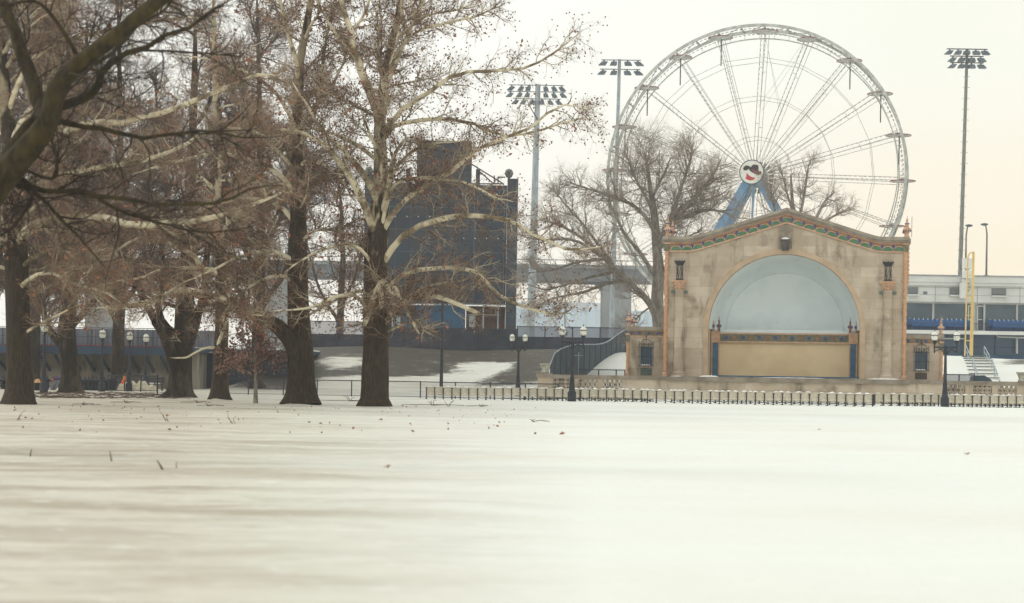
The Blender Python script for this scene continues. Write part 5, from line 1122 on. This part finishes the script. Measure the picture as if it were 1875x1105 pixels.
def root_flare(path, rad, n=26, lobes=5, flare=1.7, hgt=.9, seed=0, uneven=.1):
    """trunk as one surface of many sides with flaring roots and slightly lumpy bark"""
    k = len(path); r_ = np.random.default_rng(seed); ph = r_.uniform(0, 6.28, 4); V = []
    z0 = path[0][2]
    T = np.gradient(np.array(path), axis=0); T = unit(T); U = unit(np.cross(T, np.array([[0, 1., .01]]))); W = np.cross(T, U)
    for i in range(k):
        h = np.linalg.norm(path[i]-path[0]); fl = (flare-1)*math.exp(-h/hgt*1.8)
        for j in range(n):
            a = 2*math.pi*j/n; lob = .5+.5*math.cos(lobes*a+ph[0]+.3*math.sin(a+ph[1]))
            rr = rad[i]*(1+fl*(.35+.9*lob)+uneven*(.4*math.sin(3*a+ph[2]+h*.5)+.25*math.sin(7*a+h*1.3)+.25*math.sin(11*a-h*.7)))
            V.append(path[i]+U[i]*rr*math.cos(a)+W[i]*rr*math.sin(a))
    q = np.array([(i*n+j, i*n+(j+1) % n, (i+1)*n+(j+1) % n, (i+1)*n+j) for i in range(k-1) for j in range(n)]); return np.array(V), q
def tree(name, label, cat, base_uv, trunk, limbs, mats, Y=None, z=None, auto=(), dens=1.0, leaves=0, npods=0, group=None, flare=1.6, leafm='leaf', lens=(3.2, 1.3, .6), rad=(.045, .018, .010), up=.06, droop=0., sp=(.42, .24, .17), seed=0, zmin=2.2, lobes=5, leafs=.09, wob=.22, hgt=.55, trunk2=()):
    u, v = base_uv
    if Y is None: loc = ground_at(u, v); Y = loc[1]
    else: a = ab(u, v)[0]*Y; loc = (a, Y, gz(a, Y) if z is None else z)
    t = thing(name, label, cat, loc, 0, group)
    main = []
    for ti, (px, ws, dy) in enumerate((trunk,)+tuple(trunk2)):
        m_ = len(px); P = np.array([at(uu, vv, Y+dy*(i/(m_-1))) for i, (uu, vv) in enumerate(px)])
        if ti == 0: P[0] = (loc[0], loc[1], loc[2]-.12)
        n = 40; C = spline(P, n); W_ = spline(np.array([(w_, 0, 0) for w_ in ws]), n)[:, 0]; main.append((C, np.maximum(W_, .8)/2*Y/F))
    vs = []; qs = []; off = 0
    for i, (C, R) in enumerate(main):
        V_, q = root_flare(C, R, flare=flare if i == 0 or C[0][2] < loc[2]+.3 else 1.0, seed=seed+i, lobes=lobes, hgt=hgt); vs.append(V_); qs.append(q+off); off += len(V_)
    mesh_np('trunk', np.concatenate(vs), np.concatenate(qs), mats[0], t, loc)
    L1 = []
    for px, w0, w1, dy in limbs:
        C_, R_ = limb(px, Y, w0*(1.2 if mats[1] is M['limb_syc'] else 1), w1*(1.25 if mats[1] is M['limb_syc'] else 1), dy); R_[-1] *= .3; R_[-2] *= .8
        for TC, TR in main:     # root the limb in the heart of the stem it leaves
            dd = np.linalg.norm((TC-C_[0])*[1, .3, 1], axis=1); j_ = int(dd.argmin())
            if dd[j_] < TR[j_]*2.2+.25:
                sh = TC[max(j_-1, 0)]-C_[0]; wgt = np.exp(-np.arange(len(C_))*1.1)[:, None]; C_ = C_+sh*wgt; break
        L1.append((C_, R_))
    # further limbs grown off the upper trunk
    for (C, R) in main:
        for (tt, n_, ln, r0, an) in auto:
            CC = C[None, int(tt*len(C)):]; RR = R[None, int(tt*len(C)):]
            Lt = np.linalg.norm(np.diff(CC[0], axis=0), axis=1).sum()
            a_, b_ = kids_of(CC, RR, Lt/max(n_, 1), ln, r0, ang=an, k=16, up=up*.6, wob=.13, tmin=.02, taper=.5, tipr=.2)
            L1 += [(a_[i], b_[i]) for i in range(len(a_)) if a_[i, :, 2].min() > loc[2]+zmin+1.2]
    P1, R1 = stack(L1)
    upper = [(C[int(len(C)*.55):][::2][:8], R[int(len(R)*.55):][::2][:8]) for C, R in main]
    P2, R2 = kids_of(P1, R1, sp[0]/dens/DG, lens[0], rad[0], ang=(30, 70), k=8, up=up, wob=wob*.8, tmin=.12, droop=droop)
    P3, R3 = kids_of(P2, R2, sp[1]/dens/DG, lens[1], rad[1], ang=(30, 70), k=6, up=up, wob=wob, tmin=.1, droop=droop)
    P4, R4 = kids_of(P3, R3, sp[2]/dens/DG, lens[2], rad[2], ang=(25, 65), k=4, up=up, wob=wob, tmin=.1, tipr=.5, droop=droop)
    def keep(P, R):  # nothing grows into the ground
        m_ = P[..., 2].min(1) > loc[2]+zmin+rng.random(len(P))*.8; return P[m_], R[m_]
    P2, R2 = keep(P2, R2); P3, R3 = keep(P3, R3); P4, R4 = keep(P4, R4)
    V1, q1 = tubes([(P1, R1)], 8); V2, q2 = tubes([(P2, R2)], 4); V3, q3 = tubes([(P3, R3), (P4, R4)], 3)
    cr = mesh_np('crown', np.concatenate([V1, V2, V3]), np.concatenate([q1, q2+len(V1), q3+len(V1)+len(V2)]), mats[1], t, loc)
    cr.data.materials.append(mats[2]); cr.data.materials.append(mats[3]); cr.data.polygons.foreach_set('material_index', np.repeat(np.array([0, 1, 1 if mats[1] is M['limb_syc'] else 2, 2], np.int32), [len(q1), len(q2), len(P3)*(P3.shape[1]-1)*3, len(q3)-len(P3)*(P3.shape[1]-1)*3]))
    if leaves:
        c = P4[rng.integers(0, len(P4), leaves//3), -1]; C_ = np.concatenate([c+rng.normal(size=c.shape)*.1, c+rng.normal(size=c.shape)*.12, c])
        V_, q = leaf_quads(C_, leafs, 0); mesh_np('dead_leaves', V_, q, M[leafm], t, loc, False)['kind'] = 'stuff'
    if npods:
        c = P4[rng.integers(0, len(P4), npods), -1]+np.array([0, 0, -.05]); V_, q = pods(c, .036); mesh_np('seed_balls', V_, q, M['pod'], t, loc, False)['kind'] = 'stuff'
    STAT.append((name, len(P1), len(P2), len(P3), len(P4)))
    return t
SYC = (M['bark_syc'], M['limb_syc'], M['branch_syc'], M['twig_syc']); OAK = (M['bark_oak'], M['bark_oak'], M['twig_oak'], M['twig_oak']); GRY = (M['bark_grey'], M['bark_grey'], M['bark_grey'], M['twig_grey'])
G = 'park trees'
# A: the big pale-limbed sycamore before the scoreboard
tree('sycamore_tree', 'big sycamore with pale drooping limbs standing before the scoreboard', 'tree', (686, 742),
     ([(686, 742), (687, 690), (688, 640), (690, 560), (690, 470), (696, 380), (697, 300), (695, 250), (697, 205), (703, 150), (712, 100), (727, 40), (738, -20), (745, -110)], [46, 50, 46, 44, 41, 33, 26, 23, 20, 17, 14, 12, 10, 3], 1.0),
     [([(697, 210), (676, 165), (655, 110), (643, 60), (625, 0), (612, -70)], 15, 5, -1.), ([(703, 160), (722, 120), (745, 70), (765, 20), (790, -30)], 8, 4, 1),
      ([(705, 235), (740, 200), (790, 165), (830, 140), (870, 130), (950, 126), (1010, 100), (1068, 55)], 9, 2, -2), ([(705, 252), (730, 228), (800, 218), (860, 224), (930, 250), (1010, 232), (1090, 210)], 8, 2, 1),
      ([(710, 398), (740, 367), (775, 345), (840, 305), (880, 270), (960, 240), (1030, 192), (1085, 205)], 10, 2, -2.5), ([(712, 458), (740, 428), (790, 405), (840, 395), (880, 397), (930, 405), (980, 430), (1040, 457), (1100, 452)], 11, 3, -2),
      ([(700, 517), (735, 500), (790, 490), (850, 493), (880, 506), (920, 545), (960, 562), (1020, 576), (1048, 566)], 8, 3, -1.5), ([(712, 585), (722, 566), (745, 548), (800, 544), (850, 562), (884, 577)], 8, 6, -1.6),
      ([(735, 548), (770, 530), (800, 520), (840, 516)], 5, 2, -1), ([(716, 515), (700, 516), (685, 545), (671, 585), (664, 599)], 11, 7, -1.2), ([(697, 520), (698, 545), (698, 565)], 8, 7, -1),
      ([(712, 512), (712, 530), (733, 548), (748, 575), (768, 612)], 6, 5, -1.6), ([(744, 590), (765, 588), (773, 600), (775, 612)], 4, 3, -1.7), ([(712, 517), (725, 530), (733, 548), (741, 562)], 7, 5, -1.5),
      ([(690, 345), (665, 318), (640, 287), (615, 262), (590, 240), (560, 190), (535, 150)], 12, 3, -2), ([(683, 280), (645, 262), (610, 245), (565, 235), (520, 238)], 7, 2, 1.5),
      ([(680, 408), (664, 370), (645, 330), (613, 285), (590, 262), (545, 240), (500, 238)], 13, 4, -2.6), ([(682, 462), (640, 447), (600, 455), (555, 475), (520, 500)], 6, 2, -2), ([(668, 565), (650, 541), (610, 545), (580, 560), (548, 566), (500, 570)], 7, 2, -2.5),
      ([(676, 525), (650, 535), (615, 550), (575, 572), (545, 590)], 6, 3, 1.5), ([(704, 382), (714, 325), (722, 285), (745, 250)], 9, 4, -1), ([(708, 352), (728, 305), (760, 275), (800, 262), (850, 260)], 7, 2, .8), ([(704, 420), (712, 360), (735, 330), (790, 328), (850, 335), (905, 360), (940, 370)], 7, 2, -1.5),
      ([(700, 330), (695, 290), (675, 240), (660, 200)], 5, 3, -1), ([(740, 60), (780, 30), (830, 20), (880, 5)], 5, 2, 1), ([(712, 110), (760, 60), (810, 45), (870, 30), (920, 10)], 6, 2, -1), ([(643, 60), (665, 30), (680, -10)], 5, 3, 0), ([(655, 110), (620, 70), (590, 20), (570, -20)], 6, 3, -1), ([(697, 205), (700, 150), (692, 90), (697, 30), (690, -30)], 6, 3, 1.2)],
     SYC, auto=((.5, 14, 4.5, .05, (35, 80)), (.3, 3, 3.5, .04, (60, 90))), dens=1.25, leaves=900, npods=7500, lens=(1.9, 1.0, .45), rad=(.026, .010, .0065), sp=(.36, .24, .18), up=.03, flare=1.6, seed=3)
# B: the tall dark-trunked sycamore to its left
tree('sycamore_tree', 'tall sycamore with a thick mossy base and one heavy limb bending left', 'tree', (553, 740),
     ([(553, 740), (553, 700), (551, 640), (547, 575), (545, 480), (545, 400), (545, 300), (545, 200), (549, 120), (562, 45), (572, -20), (580, -120)], [54, 50, 46, 40, 36, 30, 25, 20, 16, 13, 10, 3], .6),
     [([(477, 582), (455, 569), (440, 561), (400, 546), (330, 531), (290, 546), (230, 560), (160, 565)], 17, 3, -1.6), ([(545, 225), (500, 165), (450, 132), (390, 112), (330, 100)], 7, 2, -1.5), ([(551, 215), (590, 180), (622, 130), (640, 80)], 7, 2, 1),
      ([(541, 335), (480, 300), (400, 282), (310, 300), (240, 320)], 8, 2, -2), ([(548, 250), (575, 210), (590, 130), (600, 60), (620, 0)], 8, 3, 1), ([(541, 400), (500, 372), (440, 365), (380, 380), (330, 405)], 8, 2, 1.5), ([(541, 300), (500, 270), (470, 245), (420, 240)], 6, 2, -2),
      ([(552, 290), (590, 300), (625, 330), (650, 370)], 6, 2, -1), ([(552, 430), (590, 420), (640, 430), (670, 450)], 5, 2, -1), ([(548, 130), (530, 70), (515, 10), (500, -50)], 8, 4, -1), ([(560, 60), (590, 20), (640, 0)], 5, 2, 1),
      ([(538, 470), (490, 460), (440, 470), (380, 500), (330, 520)], 7, 2, -2), ([(541, 500), (500, 505), (450, 530), (420, 560), (400, 590)], 6, 2, -1)],
     (M['bark_syc2'],)+SYC[1:], auto=((.4, 16, 4.5, .05, (40, 80)), (.3, 3, 4, .05, (60, 90))), dens=1.3, leaves=1400, npods=3800, lens=(1.8, .95, .5), rad=(.032, .014, .009), sp=(.34, .21, .15), up=.02, flare=1.45, seed=4, hgt=.6, trunk2=(([(549, 668), (535, 630), (515, 605), (495, 590), (472, 579)], [32, 31, 28, 24, 18], -.9),))
# C: leftmost trunk with long pale low limb
tree('sycamore_tree', 'leftmost sycamore, broad straight trunk with long pale horizontal limbs', 'tree', (35, 737),
     ([(35, 737), (35, 690), (33, 640), (32, 560), (30, 470), (25, 380), (20, 280), (10, 180), (0, 80), (-10, -60)], [50, 46, 43, 42, 42, 36, 30, 24, 18, 6], .8),
     [([(28, 432), (60, 409), (120, 401), (180, 401), (250, 412), (330, 407), (400, 395), (470, 372), (530, 345)], 17, 4, -3), ([(28, 300), (90, 255), (160, 228), (240, 222), (320, 198), (400, 165), (470, 140), (520, 138)], 13, 4, -2.5),
      ([(40, 470), (100, 455), (135, 470), (148, 495), (160, 500), (175, 470)], 7, 2, -2.5), ([(150, 228), (90, 240), (60, 300)], 6, 3, -2), ([(20, 250), (70, 180), (110, 110), (130, 30)], 12, 5, 1.5), ([(25, 340), (80, 330), (160, 310), (240, 300), (330, 270), (380, 240), (440, 235), (500, 255)], 9, 3, 1.5), ([(60, 600), (80, 590), (110, 575), (150, 555)], 5, 2, -1),
      ([(30, 520), (80, 500), (140, 520), (200, 540), (250, 580)], 7, 2, -2), ([(10, 180), (80, 90), (180, 60), (280, 40), (380, 30)], 9, 3, 1)],
     (M['bark_syc2'],)+SYC[1:], auto=((.3, 22, 5.5, .07, (45, 85)),), dens=1.2, leaves=1500, npods=500, lens=(2.2, 1.05, .5), rad=(.03, .013, .008), sp=(.30, .19, .14), up=.0, flare=1.55, seed=5)
# white crooked limb tree F
tree('sycamore_tree', 'slender sycamore with split bark between the forked tree and the mossy one', 'tree', (402, 732),
     ([(402, 732), (403, 700), (404, 640), (406, 580), (404, 500), (400, 400), (398, 300), (395, 180), (392, 60), (390, -40)], [32, 30, 26, 24, 20, 17, 14, 11, 8, 3], .5),
     [([(402, 600), (412, 560), (420, 530), (412, 515), (440, 505), (480, 520)], 7, 3, -1.4), ([(402, 560), (370, 538), (330, 533), (300, 545), (265, 560), (215, 565), (195, 567)], 7, 2, -1.8), ([(400, 480), (372, 490), (355, 468), (330, 455), (300, 440), (275, 434), (240, 442), (205, 466)], 9, 3, -1.5), ([(376, 482), (350, 490), (300, 492), (265, 508), (215, 516), (160, 528)], 6, 2, -1.6),
      ([(405, 630), (370, 640), (340, 655), (310, 655)], 4, 2, -1), ([(395, 640), (405, 615), (418, 580), (422, 560)], 6, 3, -1), ([(403, 420), (450, 380), (500, 350)], 6, 2, 1), ([(398, 350), (360, 320), (300, 290), (230, 280)], 6, 2, 1), ([(396, 300), (430, 240), (470, 200)], 6, 2, 1)],
     SYC, auto=((.35, 16, 4.5, .05, (45, 85)),), dens=1.2, leaves=900, npods=300, lens=(1.9, 1.0, .5), rad=(.03, .013, .008), sp=(.30, .2, .15), up=.0, flare=1.45, seed=6)
# D and E: dark trees farther back
tree('dark_tree', 'dark tree with a short thick trunk forking low, second from the left', 'tree', (130, 718),
     ([(130, 718), (130, 690), (126, 650), (122, 610), (128, 560), (135, 500), (142, 400), (150, 280), (155, 160), (160, 40)], [38, 34, 32, 32, 26, 22, 18, 14, 10, 4], .5),
     [([(118, 640), (95, 612), (82, 585), (78, 540), (60, 480), (40, 420)], 16, 5, 1), ([(130, 600), (165, 560), (200, 520), (230, 460), (260, 380)], 13, 4, -1), ([(122, 560), (90, 480), (70, 400), (60, 300)], 12, 4, 1), ([(138, 480), (190, 400), (240, 320), (270, 220)], 11, 3, 1)],
     OAK, auto=((.3, 18, 7, .09, (40, 80)),), dens=1.05, leaves=300, lens=(2.9, 1.4, .7), rad=(.045, .02, .012), sp=(.36, .25, .18), up=.04, flare=1.6, zmin=3.2, seed=7)
tree('dark_tree', 'massive dark tree with a leaning second stem joined low on its left side', 'tree', (328, 726),
     ([(328, 726), (330, 700), (332, 660), (336, 610), (338, 560), (343, 480), (348, 380), (352, 260), (356, 140), (358, 20)], [44, 42, 38, 36, 34, 28, 22, 16, 11, 4], .5),
     [([(352, 640), (360, 590), (372, 540), (380, 460), (400, 380), (420, 300)], 20, 5, 1.2), ([(285, 590), (262, 545), (245, 505), (222, 450), (190, 400), (150, 340)], 16, 4, -1), ([(300, 610), (290, 560), (300, 500), (290, 420), (270, 330)], 13, 4, 1), ([(345, 470), (380, 400), (440, 320), (470, 240)], 12, 4, -1)],
     OAK, auto=((.3, 18, 8, .1, (40, 80)),), dens=1.0, leaves=300, lens=(2.9, 1.4, .7), rad=(.045, .02, .012), sp=(.36, .25, .18), up=.03, droop=.1, flare=2.0, zmin=3.2, seed=8, lobes=7, hgt=.5,
     trunk2=(([(326, 718), (320, 670), (308, 630), (296, 604), (284, 588)], [24, 24, 22, 20, 17], -.8),))
# background trees that fill the grove
for k, (ub, vb2, Yb, lab) in enumerate([(60, 700, 128, 'far dark tree filling the gap above the leftmost trunk'), (215, 700, 126, 'far dark tree above the lantern posts left of the forked tree'), (470, 690, 131, 'far tree rising behind the small brown-leaved tree'), (-60, 715, 108, 'dark tree just outside the left edge whose branches reach in'), (620, 650, 175, 'far bare tree behind the fence left of the scoreboard')]):
    dz = 1 if k != 4 else .62
    tree('bare_tree', lab, 'tree', (ub, vb2), ([(ub, vb2), (ub+2, 620), (ub+5, 540), (ub+8, 430 if k != 4 else 480), (ub+6, 300 if k != 4 else 420), (ub+4, 140 if k != 4 else 370), (ub, -20 if k != 4 else 330)], [w_*dz for w_ in (24, 22, 20, 16, 12, 8, 3)], 1),
         [([(ub+3, 590), (ub-40, 520), (ub-70, 440), (ub-100, 350)], 11*dz, 3, 1), ([(ub+4, 560), (ub+50, 500), (ub+80, 400), (ub+110, 300)], 11*dz, 3, -1), ([(ub+5, 500), (ub-50, 400), (ub-60, 280), (ub-70, 160)], 10*dz, 3, -2), ([(ub+6, 470), (ub+50, 380), (ub+70, 240), (ub+70, 120)], 10*dz, 3, 2)] if k != 4 else
         [([(ub+3, 590), (ub-30, 540), (ub-50, 480), (ub-60, 430)], 7, 2, 1), ([(ub+4, 560), (ub+25, 520), (ub+40, 470), (ub+45, 410)], 7, 2, -1)],
         OAK, Y=Yb, auto=((.3, 18 if k != 4 else 12, 9 if k != 4 else 5, .12, (35, 80)),), dens=1.08 if k != 4 else .8, leaves=0, lens=(3.4, 1.7, .9), rad=(.06, .026, .016), sp=(.42, .30, .22), up=.05, seed=20+k, zmin=5.0)
# small brown-leaved tree
tree('young_oak', 'small young tree holding its brown leaves beside the mossy sycamore', 'tree', (468, 739),
     ([(468, 739), (468, 710), (468, 690), (467, 660), (467, 620), (468, 585), (468, 565)], [9, 7, 6, 5, 4.4, 3, 1.5], .1),
     [([(468, 690), (440, 676), (408, 668)], 2.6, 1.2, .4), ([(468, 692), (495, 678), (526, 662)], 2.6, 1.2, -.4), ([(468, 675), (440, 655), (415, 640)], 2.6, 1.2, -.6), ([(468, 672), (495, 655), (520, 640)], 2.6, 1.2, .6), ([(468, 650), (445, 625), (430, 600)], 2.4, 1, .5), ([(468, 645), (492, 622), (505, 600)], 2.4, 1, -.5), ([(468, 620), (455, 595), (450, 575)], 2, 1, -.2), ([(468, 615), (480, 590), (485, 575)], 2, 1, .3), ([(467, 680), (455, 670), (440, 665)], 2, 1, -1.2), ([(467, 660), (480, 650), (490, 640)], 2, 1, 1.2)],
     (M['bark_grey'], M['twig_oak'], M['twig_oak'], M['twig_oak']), dens=1.5, leaves=2300, leafm='leaf2', lens=(.8, .4, .2), rad=(.014, .008, .006), sp=(.2, .15, .15), up=.02, flare=1.3, zmin=.7, seed=9, leafs=.075, hgt=.3)
# H: spreading grey tree behind the bandshell, and its neighbour
tree('spreading_tree', 'wide bare grey tree spreading behind the left side of the bandshell', 'tree', (1208, 640),
     ([(1208, 660), (1209, 620), (1206, 585), (1204, 540), (1206, 500), (1202, 450), (1197, 385), (1192, 357), (1186, 310), (1180, 280)], [30, 26, 23, 22, 21, 17, 12, 9, 6, 3], 1),
     [([(1204, 590), (1190, 555), (1161, 524), (1130, 498), (1110, 478), (1081, 447), (1034, 417), (985, 400)], 15, 3, -3), ([(1215, 450), (1225, 418), (1240, 395), (1268, 367), (1300, 330), (1322, 290)], 13, 4, 1), ([(1228, 412), (1260, 396), (1300, 385), (1340, 392)], 9, 3, 2), ([(1205, 520), (1230, 470), (1250, 440), (1290, 420)], 7, 2, 1), ([(1130, 500), (1090, 440), (1040, 380), (1010, 345)], 7, 2, 1), ([(1100, 470), (1050, 440), (990, 440), (950, 430)], 6, 2, 0), ([(1222, 425), (1245, 350), (1262, 300), (1270, 260)], 9, 3, -1), ([(1200, 420), (1165, 380), (1120, 360), (1075, 345), (1030, 330)], 8, 2, 2),
      ([(1150, 515), (1110, 520), (1070, 535), (1020, 545), (980, 560)], 8, 2, -2), ([(1196, 500), (1170, 460), (1145, 430), (1125, 390), (1110, 350)], 9, 2, -1), ([(1240, 395), (1285, 350), (1320, 322)], 8, 2, -2), ([(1194, 380), (1165, 330), (1150, 290)], 7, 2, -1), ([(1105, 475), (1060, 480), (1010, 495), (965, 500)], 6, 2, 1), ([(1128, 498), (1090, 505), (1040, 520), (1000, 530), (960, 520)], 6, 2, -1), ([(1195, 360), (1215, 320), (1230, 285)], 6, 2, 1), ([(1255, 380), (1300, 365), (1325, 355)], 7, 2, -1), ([(1203, 555), (1180, 570), (1160, 590), (1150, 600)], 4, 2, -1)],
     GRY, Y=131, auto=((.5, 12, 4, .05, (45, 80)),), dens=1.05, leaves=150, lens=(3.4, 1.9, .9), rad=(.042, .018, .011), sp=(.40, .30, .22), up=.04, seed=10, wob=.2, flare=1.2)
tree('spreading_tree', 'bare tree whose fine top shows above the roof ridge, right of the wheel hub', 'tree', (1462, 640),
     ([(1462, 690), (1462, 600), (1460, 500), (1455, 420), (1450, 360), (1448, 320)], [24, 20, 16, 10, 6, 3], 1),
     [([(1460, 480), (1430, 420), (1415, 370), (1410, 330)], 8, 2, -1), ([(1460, 470), (1490, 410), (1510, 370), (1530, 350)], 8, 2, 1), ([(1457, 430), (1470, 370), (1478, 320), (1480, 300)], 7, 2, 0), ([(1460, 450), (1520, 400), (1555, 385)], 7, 2, -2), ([(1455, 400), (1440, 350), (1430, 310)], 5, 2, 1)],
     GRY, Y=138, dens=1.1, lens=(3.0, 1.5, .7), rad=(.04, .017, .011), sp=(.42, .3, .24), up=.1, seed=11)
# near tree: big mossy stem reaching in at the upper left
tree('near_tree', 'blurred near tree with mossy dark limbs crossing the upper left of the photo', 'tree', (-200, 1000),
     ([(-190, 810), (-170, 700), (-120, 520), (-60, 420), (-15, 345), (35, 290), (88, 222), (104, 160), (150, 112), (210, 68), (282, 8), (380, -60)], [84, 78, 72, 64, 58, 48, 38, 32, 28, 26, 24, 18], -2),
     [([(95, 235), (70, 180), (45, 110), (20, 40), (-15, -30)], 32, 20, .5), ([(-20, 305), (40, 235), (95, 200), (150, 180), (178, 160), (192, 128), (230, 100), (290, 75), (360, 40), (440, -10)], 24, 5, -.8), ([(85, 215), (110, 218), (150, 232), (200, 238), (250, 252), (300, 248), (380, 240), (450, 255), (520, 250)], 13, 2, -1), ([(10, 300), (40, 325), (75, 348), (130, 352), (200, 362), (300, 374), (400, 370), (460, 345), (520, 340)], 13, 3, -1.5),
      ([(50, 330), (85, 372), (120, 410), (150, 440), (200, 500)], 9, 2, -1), ([(75, 345), (50, 380), (20, 420), (-20, 440)], 10, 3, .6), ([(160, 355), (230, 390), (300, 410), (370, 425), (480, 415)], 8, 2, .8), ([(140, 100), (110, 50), (70, 5), (20, 10), (5, 40)], 9, 4, -.6), ([(190, 130), (250, 50), (300, 20), (330, -20)], 8, 3, 1), ([(260, 93), (330, 95), (400, 100), (450, 105)], 5, 2, .5), ([(103, 345), (105, 300), (98, 270)], 6, 3, -1)],
     (M['bark_moss'], M['bark_moss'], M['twig_near'], M['twig_near']), Y=27, z=0, auto=((.5, 12, 2.4, .016, (40, 85)),), dens=2.6, lens=(1.5, .75, .35), rad=(.014, .008, .006), sp=(.6, .5, .45), up=.0, flare=1.1, seed=12, wob=.25)
# ------------------------------------------------------------ litter of twigs and leaves on the snow
sticks = []
spots = [(305, 772, 'small upright broken twig crossing itself in the snow below the dark trees', 1), (425, 776, 'frayed little twig cluster on the snow left of centre', 1), (30, 770, 'thin bent twig standing in the snow near the left edge', 1), (820, 745, 'thin forked twig lying by the end of the seat rows', 1), (55, 836, 'short dark stick poking from the near snow at the far left', 1), (205, 845, 'short blurred stick in the near snow', 1), (300, 860, 'thick blurred broken stick in the near snow', 1), (323, 858, 'thin leaning blurred stick beside the thick one', 1), (640, 735, 'low arched twig between the two big sycamores', 1), (790, 743, 'bent twig on the snow below the left end of the seats', 1), (880, 745, 'tiny upright sprig before the seats', 1), (150, 742, 'long fallen twig at the foot of the dark trees', 1), (230, 738, 'low fallen twig in front of the lantern posts', 1), (360, 738, 'fallen twig at the foot of the forked tree', 1), (380, 744, 'slanting twig right of the forked tree', 1), (975, 773, 'thin curved grass stem on the open snow', 1)]
for i, (u, v, lab, _) in enumerate(spots):
    x, Y, z = ground_at(u, v); s_ = Y/F; r_ = random.Random(i*7+1); b = mb(); big = {6: 2.2, 5: 1.5, 4: 1.5, 7: 1.0}.get(i, .6)
    hgt = (14 if i < 10 else 7)*s_
    for q in range(3 if i not in (4, 5, 6, 7) else 1):
        a = r_.uniform(-1.2, 1.2); L_ = hgt*r_.uniform(.8, 1.5); pts = [(0+q*.05, 0, -.03), (L_*.4*math.sin(a), r_.uniform(-.2, .2)*L_, L_*.45), (L_*.9*math.sin(a)+.1*L_, r_.uniform(-.3, .3)*L_, L_*(.9 if i < 8 else .5))]
        b.tube(spline(pts, 7), [big*s_*1.1*(1-.1*j) for j in range(7)], 5)
        if i > 7: b.tube([(0, 0, .01), (L_*1.6, .1, .05), (L_*3.2*r_.choice((-1, 1)), .2, .02)], big*s_*.8, 5)
    o = b.build('fallen_twig', M['twig_oak']); o.location = (x, Y, z); tag(o, lab, 'twig', 'twigs on the snow')
def scatter(n, us, vs, size, name, label, m, kind=True):
    C_ = []
    for _ in range(n):
        u = random.uniform(*us); v = random.triangular(vs[0], vs[1], vs[0]+(vs[1]-vs[0])*.1); x, Y, z = ground_at(u, v); C_.append((x, Y, z+.015))
    C_ = np.array(C_); V_, q = leaf_quads(C_, size, 0); me = bpy.data.meshes.new(name); me.from_pydata([tuple(p) for p in V_], [], [tuple(int(c) for c in f) for f in q]); me.materials.append(m); o = bpy.data.objects.new(name, me); sc.collection.objects.link(o); o['label'] = label; o['category'] = 'leaves'; o['kind'] = 'stuff'; return o
C_all = []
scatter(150, (0, 1000), (740, 800), .045, 'fallen_leaves', 'scattered small brown leaves lying on the snow', M['leaf'])
for k, (u, v, s_) in enumerate([(1030, 796, .05), (710, 857, .03), (1772, 833, .035), (1502, 788, .04), (697, 770, .05), (308, 762, .05)]):
    x, Y, z = ground_at(u, v); V_, q = leaf_quads(np.array([(0., 0, .02), (.03, .02, .03), (-.04, 0, .02)]), s_, 0); me = bpy.data.meshes.new('fallen_leaf'); me.from_pydata([tuple(p) for p in V_], [], [tuple(int(c) for c in f) for f in q]); me.materials.append(M['leaf']); o = bpy.data.objects.new('fallen_leaf', me); sc.collection.objects.link(o); o.location = (x, Y, z)
    tag(o, ['dark curled leaf alone on the snow below the near lamp post', 'orange leaf on the near snow below the big sycamore', 'tiny orange leaf on the snow at the right side', 'pale leaf scrap on the snow below the stage', 'brown leaf lying at the foot of the big sycamore', 'dark leaf on the snow beside the crossed twig'][k], 'leaf', 'single leaves on the snow')
# brushwood strewn at the foot of the dark trees
x0, Y0, z0 = ground_at(150, 724); P_ = []
for _ in range(170):
    u = random.uniform(60, 330); v = random.uniform(721, 731); x, Y, z = ground_at(u, v); L_ = random.uniform(.3, 1.3); a = random.uniform(-.5, .5)+(math.pi if random.random() < .5 else 0)
    P_.append([(x+L_*math.cos(a)*t, Y+L_*math.sin(a)*t, z+.03+.12*math.sin(t*3.1)*random.random()) for t in (0, .35, .7, 1)])
P_ = np.array(P_); V_, q = tubes([(P_, np.full(P_.shape[:2], .011))], 4); me = bpy.data.meshes.new('brushwood'); me.from_pydata([tuple(p) for p in V_], [], [tuple(int(c) for c in f) for f in q]); me.materials.append(M['twig_oak']); o = bpy.data.objects.new('brushwood', me); sc.collection.objects.link(o); tag(o, 'strewn dark brushwood on the snow under the left trees', 'brushwood'); o['kind'] = 'stuff'


# ------------------------------------------------------------ thin winter air
hb = mb(); hb.box(-330, 330, -8, 460, -2, 62); hz_ = hb.build('haze', bpy.data.materials.new('haze_air')); hz_['kind'] = 'stuff'; hz_['label'] = 'thin pale winter haze filling the air over the park'; hz_['category'] = 'haze'
hm = hz_.data.materials[0]; hm.use_nodes = True; hn = hm.node_tree; [hn.nodes.remove(x) for x in list(hn.nodes) if x.type != 'OUTPUT_MATERIAL']
pv = hn.nodes.new('ShaderNodeVolumePrincipled'); pv.inputs['Color'].default_value = (.93, .95, .97, 1); pv.inputs['Density'].default_value = 0.0006; pv.inputs['Anisotropy'].default_value = .2
hn.links.new(pv.outputs[0], [x for x in hn.nodes if x.type == 'OUTPUT_MATERIAL'][0].inputs['Volume'])
